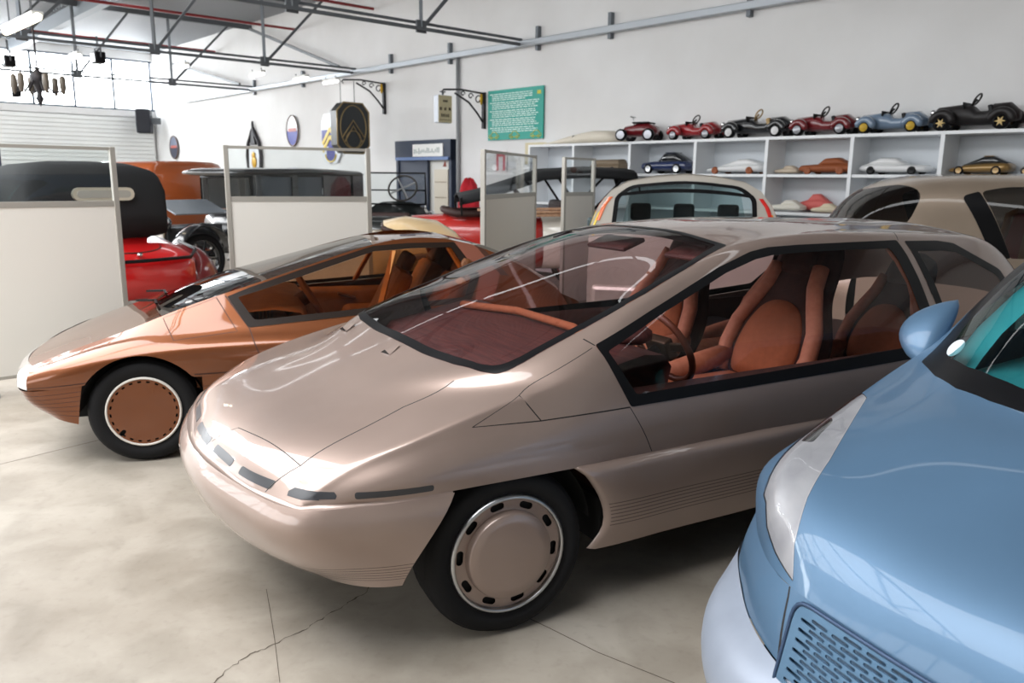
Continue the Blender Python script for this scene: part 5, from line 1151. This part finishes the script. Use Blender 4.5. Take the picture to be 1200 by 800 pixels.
def wscreen(parent, y, z0, z1, hw, rake=.0, frame=BLACK, name='windscreen_frame'):
    m = MB(); P = [(-hw, y, z0), (-hw, y+rake, z1), (hw, y+rake, z1), (hw, y, z0)]; m.tube(P+P[:1], .017, 6); f = m.build(name, frame, parent)
    m = MB(); m.add([(-hw, y, z0), (-hw, y+rake, z1), (hw, y+rake, z1), (hw, y, z0)], [(0, 1, 2, 3)]); m.build('windscreen', CLEAR, f)
def old_car(name, label, x, y, yaw): return thing(name, label, 'car', (x, y, 0), -R(yaw))
# 1  red coupe, black soft top, tail towards us
RED1 = mat('signal_red_coach', srgb(186, 18, 20), .3, 0, 1.); MAROON = mat('maroon_coach', srgb(104, 24, 26), .3, 0, 1.)
c = old_car('vintage_coupe', 'red vintage coupe with tall black soft top, behind the first partition screen', -4.80, 8.6, 126)
hull([(-1.6, .5, .95, .30), (-1.55, .42, 1.08, .36), (-.6, .40, 1.12, .48), (-.5, .4, 1.14, .62)]).build('bonnet', RED1, c)
hull([(-.55, .38, 1.0, .66), (0, .36, 1.0, .72), (.75, .36, 1.0, .73), (.85, .36, .98, .72)]).build('body', MAROON, c)
m = MB(); G = [[(-.70+.06*w_, .78+.0*w_, .98), (-.70+.08*w_, 1.5, .93-.12*w_)] for w_ in (0,)]
m = hull([(.78, .36, .97, .72), (1.1, .36, .90, .70), (1.38, .38, .84, .64), (1.5, .42, .76, .55)], 24, 5.); m.build('tail_deck', RED1, c, .0)
m = MB(); m.tube([(.40*math.cos(q), 1.08+.30*math.sin(q), .918-.17*(.30*math.sin(q)+.15)) for q in [2*PI*i/30 for i in range(30)]], .008, 5, closed=True); m.build('dickey_lid_line', GAP, c)
m = MB(); m.tube([(-.72, .95, .90), (-.66, 1.35, .84), (-.5, 1.52, .78), (0, 1.56, .78), (.5, 1.52, .78), (.66, 1.35, .84), (.72, .95, .90)], .018, 6); m.build('coach_line', BLACK, c)
m = MB(); m.ball((0, 1.45, .83), (.03, .03, .02), 8); m.build('deck_handle', CHROME, c)
m = hull([(-.5, .98, 1.55, .55), (-.45, .97, 1.62, .60), (-.1, .97, 1.70, .66), (.5, .97, 1.72, .69), (.74, .96, 1.68, .70), (.82, .95, 1.58, .69), (.87, .95, 1.2, .66)], 28, 4.5); m.build('soft_top', CLOTH, c)
m = MB(); m.prism([(x, z) for x, z in stadium(0, 1.40, .62, .13, 0, 6)], 'y', .85, .885); f = m.build('rear_window_frame', mat('pale_gold_frame', srgb(206, 200, 184), .3, .6), c); m = MB(); m.prism([(x, z) for x, z in stadium(0, 1.40, .54, .075, 0, 6)], 'y', .88, .89); m.build('rear_window', mat('fogged_window', srgb(168, 168, 160), .3), f)
for sg in (1, -1):
    m = MB(); m.bb(sg*.70-.012, sg*.70+.012, -.42, .1, 1.10, 1.5); m.build('side_window', mat('old_window', srgb(150, 158, 164), .12), c)
    for y in (-1.25, 1.05): swheel(c, sg*.66, y, .36, .12, MAROON); wing(c, sg*.70, y, .46, .28, BLACK if y < 0 else MAROON)
    headlamp(c, sg*.35, -1.62, .95)
    m = MB(); m.bb(sg*.74-.1, sg*.74+.1, -.9, .6, .34, .37); m.build('running_board', BLACK, c)
wscreen(c, -.58, 1.1, 1.55, .55)
# 2  orange-brown lorry cab far behind
c = old_car('wooden_van', 'orange brown van roof in the far corner', -7.1, 15.6, 118)
hull([(-1.6, .5, 1.76, .80), (-1.5, .45, 1.82, .86), (1.2, .45, 1.84, .88), (1.3, .5, 1.74, .84)], 20, 6.).build('body', mat('varnished_orange', srgb(168, 84, 40), .3, 0, 1.), c)
hull([(-2.6, .5, 1.1, .5), (-2.5, .45, 1.2, .58), (-1.6, .45, 1.3, .64)], 18, 4.).build('bonnet', mat('varnished_brown', srgb(110, 54, 30), .3, 0, 1.), c)
m = MB(); m.bb(-.7, .7, -1.63, -1.60, 1.3, 1.7); m.build('windscreen', GL, c)
for sg in (1, -1):
    for y in (-1.9, .8): swheel(c, sg*.80, y, .40, .14, MAROON)
# 3  black saloon with engine side open
c = old_car('vintage_saloon', 'black upright vintage saloon with open engine bay and oval rear quarter window', -4.55, 12.9, 33)
BLK = mat('coach_black', srgb(24, 26, 30), .25, 0, 1.)
hull([(0, .4, 1.0, .66), (.2, .36, 1.05, .70), (2.2, .36, 1.05, .72), (2.4, .4, 1.0, .68)], 20, 4.).build('body', BLK, c)
m = MB()
for sg in (1, -1):
    for y0, y1 in ((.0, .10), (.72, .84), (1.40, 1.55), (2.1, 2.36)): m.bb(sg*.66-.03, sg*.66+.03, y0, y1, 1.0, 1.62)
m.bb(-.66, .66, 2.33, 2.37, 1.0, 1.62); m.build('pillars', BLK, c)
hull([(-.35, 1.60, 1.66, .66), (-.2, 1.58, 1.70, .72), (1.2, 1.58, 1.74, .74), (2.3, 1.58, 1.70, .72), (2.42, 1.6, 1.66, .66)], 16, 3.5).build('roof', BLK, c)
for sg in (1, -1):
    m = MB(); m.bb(sg*.655-.004, sg*.655+.004, .10, 1.55, 1.05, 1.58); m.build('side_window', mat('saloon_glass', srgb(70, 80, 90), .08), c)
    m = MB(); m.bb(sg*.655-.005, sg*.655+.005, 1.55, 2.1, 1.0, 1.60); m.build('rear_quarter', BLK, c)
    m = MB(); m.lathe([(sg*.672, .001), (sg*.672, .001+.10)], 20, (0, 1.82, 1.34), (1, 0, 0)); o = m.build('oval_window', mat('pale_oval', srgb(176, 184, 190), .2), c); o.scale = (1, .8, 1.0)
    for y in (-1.05, 1.9): swheel(c, sg*.68, y, .38, .11, BLK); wing(c, sg*.72, y, .48, .28, BLK)
    headlamp(c, sg*.38, -1.42, .92, .12)
    m = MB(); m.bb(sg*.76-.1, sg*.76+.1, -.6, 1.4, .33, .36); m.build('running_board', BLK, c)
m = MB(); m.bb(-.34, .34, -1.42, -1.34, .45, 1.05); m.build('radiator', CHROME, c, .03)
m = MB(); m.bb(-.2, .2, -1.25, -.3, .5, .85); m.tube([(.22, -1.2, .8), (.32, -.9, .85), (.3, -.4, .7)], .04, 8); m.tube([(.24, -1.1, .7), (.36, -.8, .6), (.34, -.2, .5)], .05, 8); m.build('engine_block', mat('engine_iron', srgb(88, 92, 96), .45, .6), c)
m = MB(); m.box((.1, -.75, 1.12), (.55, .9, .02), Matrix.Rotation(.35, 3, 'Y')); m.build('bonnet_lid', mat('bonnet_grey', srgb(150, 158, 166), .25, .3, 1.), c)
wscreen(c, -.05, 1.05, 1.56, .60)
# 4  cream cyclecar
CRM = mat('cream_coach', srgb(226, 196, 150), .35, 0, .8)
c = old_car('cyclecar', 'small cream vintage runabout with brown wings, mostly hidden by the broad screen', -1.80, 8.95, 80)
hull([(-1.02, .52, 1.14, .25), (-.98, .48, 1.2, .29), (-.3, .48, 1.22, .36), (-.2, .48, 1.22, .42)], 20, 3.).build('nose', CRM, c)
hull([(-.22, .42, 1.0, .46), (.1, .4, 1.0, .52), (.5, .4, 1.02, .52)], 20, 4.).build('body', CRM, c)
hull([(.35, .42, 1.12, .50), (.6, .44, 1.17, .50), (.95, .55, 1.12, .40), (1.15, .68, 1.0, .22), (1.22, .75, .92, .08)], 22, 2.4).build('tail_cowl', CRM, c)
m = MB(); m.bb(-.21, .21, -1.06, -1.02, .56, 1.02); m.build('radiator_grille', noise_mat('gold_grille', srgb(176, 140, 90), srgb(120, 92, 56), 4, .4, 2, 0, .3, stretch=(30, 1, 1)), c)
for sg in (1, -1):
    for y in (-.80, .75): swheel(c, sg*.56, y, .31, .09, mat('cream_spokes', srgb(206, 184, 146), .5)); wing(c, sg*.57, y, .42, .20, mat('brown_wing', srgb(74, 44, 32), .35, 0, .8))
    headlamp(c, sg*.36, -1.05, .98, .09)
m = MB(); m.tube([(-.4, .5, 1.0), (-.4, .35, 1.05), (.4, .35, 1.05), (.4, .5, 1.0)], .03, 6); m.build('cockpit_rim', LEATHER, c)
# 5  dark roadster with tall flat windscreen
c = old_car('vintage_roadster', 'dark vintage roadster with tall flat windscreen and big steering wheel, by the doorway', -1.96, 13.45, 186)
DG = mat('dark_green_black', srgb(26, 30, 30), .35, 0, .8)
hull([(-1.2, .5, 1.05, .28), (-1.15, .45, 1.12, .33), (-.3, .45, 1.18, .44), (-.1, .42, 1.2, .52)], 20, 3.).build('bonnet', DG, c)
hull([(-.12, .4, 1.02, .54), (.4, .38, 1.0, .6), (1.1, .4, 1.0, .58), (1.3, .5, .9, .45)], 20, 4.).build('body', DG, c)
wscreen(c, -.05, 1.15, 1.66, .50, .03); m = MB(); m.tube([(-.5, -.03, 1.38), (.5, -.03, 1.38)], .014, 6); m.build('screen_bar', BLACK, c)
sring(c, -.22, .40, 1.42, .23, R(-58), mat('rim_brown_black', srgb(44, 40, 36), .4))
m = MB(); m.bb(-.45, .45, .78, .9, .9, 1.05); m.bb(-.45, .45, .35, .8, .8, .95); m.build('bench_seat', LEATHER, c, .05)
for sg in (1, -1):
    for y in (-.9, 1.0): swheel(c, sg*.62, y, .37, .10, DG); wing(c, sg*.64, y, .46, .24, DG)
    headlamp(c, sg*.34, -1.22, .9, .10)
# 6  red and white tourer with black canopy
RED2 = mat('tourer_red', srgb(190, 44, 38), .35, 0, .9)
c = old_car('vintage_tourer', 'red and white vintage tourer with sloping black canopy and wooden slats on its side', -.02, 11.35, 82)
hull([(-1.45, .45, 1.0, .32), (-1.4, .4, 1.08, .38), (-.5, .4, 1.13, .46), (-.3, .4, 1.15, .55)], 20, 3.).build('bonnet', RED2, c)
hull([(-.32, .38, 1.12, .58), (.2, .36, 1.1, .62), (.35, .36, 1.1, .62)], 20, 4.).build('scuttle', RED2, c)
hull([(.34, .36, 1.1, .62), (.8, .36, 1.12, .62), (1.35, .38, 1.08, .6), (1.45, .45, 1.0, .5)], 20, 4.).build('rear_body', WHT, c)
m = MB(); m.tube([(-.46, -.3, 1.13), (-.42, -.8, 1.12), (-.3, -.95, 1.16), (.3, -.95, 1.16), (.42, -.8, 1.12), (.46, -.3, 1.13)], .05, 8); m.build('cockpit_rim', LEATHER, c)
m = MB(); G = []
for y, z, hw in ((-.78, 1.36, .55), (-.5, 1.42, .58), (0, 1.58, .60), (.35, 1.70, .62), (1.0, 1.74, .62), (1.62, 1.72, .60), (1.68, 1.55, .58)):
    G.append([(-hw, y, z-.12), (-hw*.97, y, z-.04), (-hw*.7, y, z), (0, y, z+.03), (hw*.7, y, z), (hw*.97, y, z-.04), (hw, y, z-.12)])
m.grid(G); o = m.build('canopy', CLOTH, c); md = o.modifiers.new('s', 'SOLIDIFY'); md.thickness = .02
for sg in (1, -1):
    for (y0, z0, y1, z1) in ((-.75, 1.1, -.76, 1.34), (.9, 1.1, .55, 1.60), (.95, 1.1, 1.45, 1.62)): m = MB(); m.bar((sg*.57, y0, z0), (sg*.57, y1, z1), .03); m.build('canopy_stay', BLACK, c)
    for y in (-1.0, 1.05): swheel(c, sg*.66, y, .37, .11, RED2); wing(c, sg*.68, y, .47, .26, RED2 if y < 0 else BLACK)
    headlamp(c, sg*.36, -1.48, .95, .10)
for k, (x, z, y0) in enumerate(((.66, 1.185, -.55), (.70, 1.15, -.30), (.66, 1.12, -.50), (.71, 1.105, -.35))):
    m = MB(); m.bar((x, y0, z), (x-.02, y0+1.35, z+.02), .05, .035); o = m.build('wooden_slat', WOOD, c, .008)
sring(c, .24, .1, 1.32, .20, R(-50))
m = MB(); m.bb(-.48, .48, .6, .75, .9, 1.3); m.bb(-.48, .48, .2, .65, .8, .95); m.build('bench_seat', LEATHER, c, .05)
t = thing('cloth_bundle', 'bright red cloth draped over a stand beside the doorway', 'cloth', W(7.35, .6, 0), RW)
m = MB(); rr = random.Random(4); G = []
for z, r in ((.02, .27), (.5, .26), (.9, .25), (1.2, .23), (1.45, .18), (1.56, .09), (1.58, .02)):
    G.append([((r+.025*math.sin(5*q+z*3))*math.cos(q), (r*.7+.04*math.sin(4*q+z))*math.sin(q), z+.02*math.sin(3*q)) for q in [2*PI*k/28 for k in range(28)]])
m.grid(G, 0, True, True, True); m.build('drape', noise_mat('red_cloth', srgb(206, 34, 48), srgb(178, 26, 42), 6, .8, 3), t)

# ---------------------------------------------------------------- silver hatchback, tail towards us
SILVER = flake('champagne_silver', srgb(206, 200, 190), .34, .35)
MG = glass('grey_green_glass', (.62, .72, .72), 0, 1.45)
hb = thing('hatchback', 'champagne silver hatchback seen from behind, tall orange and yellow tail lamps', 'car', (1.555, 7.36, 0), -R(192.0))
sec = [(.86, .30), (.865, .6), (.86, .95), (.845, 1.18), (.775, 1.36), (.67, 1.50), (.52, 1.585), (.30, 1.63), (0, 1.655)]
def hring(s, k=1., dz=0., top=0.):
    r = [(x*k, s, .3+(z-.3)*(1-top)+dz) for x, z in sec]
    return r+[(-x, y, z) for x, y, z in r[-2::-1]]
m = MB(); m.grid([hring(0), hring(-.10, 1.01), hring(-.6, 1.02), hring(-1.3, 1.02, 0, -.01), hring(-1.7, 1.0, 0, .02)], 0, True); o = m.build('shell', SILVER, hb)
G2 = [[(x, y, z) for x, y, z in hring(-1.7, 1.0, 0, .02) if z < 1.05], [(x*.97, -2.4, min(z, .86)) for x, y, z in hring(-1.7, 1.0, 0, .02) if z < 1.05], [(x*.85, -2.85, min(z, .70)) for x, y, z in hring(-1.7, 1.0, 0, .02) if z < 1.05]]
hull([(-1.65, .3, .98, .84), (-2.2, .3, .92, .82), (-2.6, .32, .80, .76), (-2.78, .4, .62, .60)], 20, 4.).build('bonnet', SILVER, hb)
rp = [(x, z) for x, _, z in hring(0)]; win = fillet([(.655, 1.17, .03), (.63, 1.44, .04), (.50, 1.545, .08), (0, 1.60, .4), (-.50, 1.545, .08), (-.63, 1.44, .04), (-.655, 1.17, .03)], .03)
flat_cut(resample(rp, .05), [resample(win, .04)], .02, lambda a, b, d: (a, .0+d-.06*max(0, b-1.0)*1.2+.02, b), 'tail_panel', SILVER, hb)
def hp(x, z, d=0): return (x, .02-.072*max(0, z-1.0)+d, z)
m = MB(); wq = resample(win, .04); m.grid([[hp(x, z, .012) for x, z in wq], [hp(x*.935, 1.20+(z-1.20)*.90+.012, .014) for x, z in wq]], closed=True, smooth=False); f = m.build('window_frame', BLACK, hb)
m = MB(); m.add([hp(x*.99, z, -.004) for x, z in wq], [tuple(range(len(wq)))]); m.build('rear_window', MG, f)
m = MB(); m.grid([[hp(x, 1.44+.045*(1-(x/.62)**2), .016) for x in np.linspace(-.61, .61, 15)], [hp(x, 1.465+.055*(1-(x/.62)**2), .018) for x in np.linspace(-.60, .60, 15)]]); m.build('spoiler_bar', BLACK, f)
for sg in (1, -1):
    for nm, cc, p0, p1 in (('red_lamp', (232, 40, 34) if sg < 0 else (240, 120, 70), 1.22, 1.44), ('amber_lamp', (244, 150, 30) if sg < 0 else (246, 210, 40), 1.08, 1.30)):
        m = MB(); G = []
        for k in range(7):
            z = p0+(p1-p0)*k/6; xo = np.interp(z, [q[1] for q in sec], [q[0] for q in sec])
            w0, w1 = (.0, .055) if nm == 'red_lamp' else (-.004, .03)
            G.append([(sg*(xo-.012-w1), .022-.072*max(0, z-1.0)+.012, z), (sg*(xo-.012-w1*.4), .03-.072*max(0, z-1.0)+.006, z), (sg*(xo-w0+.008), -.02-.072*max(0, z-1.0), z), (sg*(xo+.012), -.07-.072*max(0, z-1.0), z)])
        m.grid(G); m.build(nm, mat('lens_%d_%d_%d' % cc, srgb(*cc), .15, 0, 1.), hb)
m = MB(); m.bb(-.82, .82, -1.6, -.05, .25, .5); m.build('load_floor', mat('grey_carpet', srgb(70, 74, 76), .9), hb)
for x in (.42, 0, -.42):
    m = MB(); m.bb(x-.19, x+.19, -.62, -.50, .5, 1.16); s_ = m.build('rear_seat', mat('grey_seat', srgb(136, 150, 150), .8), hb, .04)
    m = MB(); m.bb(x-.10, x+.10, -.60, -.53, 1.20, 1.37); m.build('headrest', mat('dark_headrest', srgb(52, 60, 66), .8), hb, .03)
m = MB(); m.add([(-.70, -1.66, 1.02), (.70, -1.66, 1.02), (.56, -1.40, 1.55), (-.56, -1.40, 1.55)], [(0, 1, 2, 3)]); m.build('windscreen', MG, hb)
m = MB(); m.bb(-.82, .82, -.03, .08, .35, .62); m.build('bumper', SILVER, hb, .04)
for sg in (1, -1):
    for y in (-.35, -2.1):
        tq = bpy.data.objects.new('wheel', None); C.objects.link(tq); tq.parent = hb; tq.location = (sg*.85, y, 0); tq.rotation_euler = (0, 0, 0 if sg > 0 else PI); tyre(tq, .31, .21, .19, 0., .31)
        m = MB(); m.lathe([(-.01, .21), (0, .2), (.0, .001)], 24, (0, 0, .31)); m.build('hub_disc', STEEL, tq)
    m = MB(); m.box((sg*.98, -1.45, 1.12), (.14, .10, .12)); m.build('door_mirror', mat('mirror_grey', srgb(96, 112, 116), .4), hb, .03)

# ---------------------------------------------------------------- champagne bubble-glass car on the right
CH2 = flake('pale_bronze_paint', srgb(172, 154, 136), .34, .45)
SMOKE = glass('smoked_bubble_glass', (.30, .27, .24), 0, 1.75)
SA = 97.; SO = (3.02, 7.42)
SB = Surf([
 [(.02, .55, .95), (-.04, .50, 1.10), (-.08, .36, 1.16), (-.10, .18, 1.18), (-.11, 0, 1.185)],
 [(.25, .74, .95), (.18, .68, 1.22), (.11, .50, 1.36), (.06, .25, 1.41), (.04, 0, 1.425)],
 [(.55, .80, .95), (.48, .745, 1.32), (.40, .56, 1.52), (.33, .28, 1.585), (.31, 0, 1.60)],
 [(1.0, .82, .95), (.95, .77, 1.38), (.90, .57, 1.62), (.85, .28, 1.665), (.83, 0, 1.675)],
 [(1.5, .83, .95), (1.5, .775, 1.40), (1.5, .57, 1.64), (1.5, .28, 1.675), (1.5, 0, 1.682)],
 [(1.9, .80, .95), (1.9, .75, 1.38), (1.9, .55, 1.62), (1.9, .28, 1.66), (1.9, 0, 1.668)],
 [(2.2, .72, .95), (2.2, .66, 1.25), (2.2, .5, 1.40), (2.2, .25, 1.44), (2.2, 0, 1.45)]])
bub = thing('bubble_car', 'champagne concept car with big smoked bubble windscreen and red seat, under the shelves', 'car', (SO[0], SO[1], 0), -R(SA))
g1 = SB.area([(-.02, 1.00, .05), (.80, 1.19, .05), (.70, 1.37, .12), (.36, 1.52, .1), (.1, 1.42, .05), (-.10, 1.15, .05)], (0, 2), .05)
g1 = [(0, SB.LV*.28)]+[(SB.LU*.18, SB.LV*.28), (SB.LU*.275, SB.LV*.50), (SB.LU*.255, SB.LV*.70), (SB.LU*.215, SB.LV*.84), (SB.LU*.185, SB.LV), (0, SB.LV)]
g1 = resample(fillet([(p[0], p[1], 0 if p[1] >= SB.LV or p[0] == 0 else .10) for p in g1], .1), .04)
bp_ = SB.area([(.98, 1.0, .02), (.74, 1.49, .05), (.88, 1.53), (1.12, 1.0, .02)], (0, 2), .02)
g2 = SB.area([(1.12, 1.0, .02), (.89, 1.53, .05), (1.1, 1.57, .1), (1.85, 1.57, .1), (2.1, 1.3, .1), (2.1, 1.0, .05)], (0, 2), .05)
sc = SB.cut([('g1', g1), ('bp', bp_), ('g2', g2)])
panel('upper_body', SB, [(sc['body'], 0)], CH2, bub); panel('bubble_windscreen', SB, [(sc['g1'], 0)], SMOKE, bub)
for sd in ('left', 'right'):
    if 'bp' in sc: panel2('black_pillar', SB, [(sc['bp'], 0, sd)], BLACK, bub, .004)
    panel2('side_window', SB, [(sc['g2'], 0, sd)], SMOKE, bub)
SLW = Surf([[(.02, .56, z), (.25, .75, z), (.55, .81, z), (1.0, .83, z), (1.4, .84, z), (1.9, .82, z), (2.2, .73, z)] for z in (.96, .8, .55, .3)], False)
for sd in ('left', 'right'): panel2('lower_side', SLW, [(SLW.cut([])['body'], 0, sd)], CH2, bub)
SNO = Surf([[(.02, .56, .95), (-.08, .36, .97), (-.10, .18, .98), (-.11, 0, .985)], [(-.02, .56, .80), (-.16, .40, .82), (-.2, .2, .83), (-.22, 0, .83)], [(-.05, .56, .55), (-.2, .40, .55), (-.26, .2, .55), (-.28, 0, .55)], [(-.02, .54, .3), (-.18, .38, .3), (-.22, .2, .3), (-.24, 0, .3)]])
panel('nose', SNO, [(SNO.cut([])['body'], 0)], CH2, bub)
m = MB(); m.grid([[(.50, -.11+0*k, 1.0-.18*k), (-.50, -.11, 1.0-.18*k)] for k in range(2)]); m.bb(-.72, .72, .3, 2.1, .28, .40); m.bb(-.7, .7, 2.10, 2.16, .3, 1.2); m.bb(-.72, .72, .25, .5, .4, .95); m.build('cabin_floor', DARK, bub)
RS = mat('red_seat', srgb(176, 22, 26), .7); TS = mat('tan_seat_edge', srgb(190, 140, 84), .6)
for sg in (1, -1):
    m = MB(); m.bb(sg*.36-.24, sg*.36+.24, 1.2, 1.7, .45, .75); m.box((sg*.36, 1.78, 1.05), (.48, .2, .62), Matrix.Rotation(R(-14), 3, 'X')); m.build('seat', RS, bub, .08, seg=3)
    m = MB(); m.tube([(sg*.36-.25, 1.64, .8), (sg*.36-.22, 1.71, 1.30), (sg*.36, 1.73, 1.37), (sg*.36+.22, 1.71, 1.30), (sg*.36+.25, 1.64, .8)], .035, 8); m.build('seat_piping', TS, bub)
    for y in (.45, 1.75):
        tq = bpy.data.objects.new('wheel', None); C.objects.link(tq); tq.parent = bub; tq.location = (sg*.80, y, 0); tq.rotation_euler = (0, 0, 0 if sg > 0 else PI); tyre(tq, .31, .21, .19, .03, .31)
        m = MB(); m.lathe([(.02, .21), (.03, .2), (.03, .001)], 24, (0, 0, .31)); m.build('hub_disc', STEEL, tq)
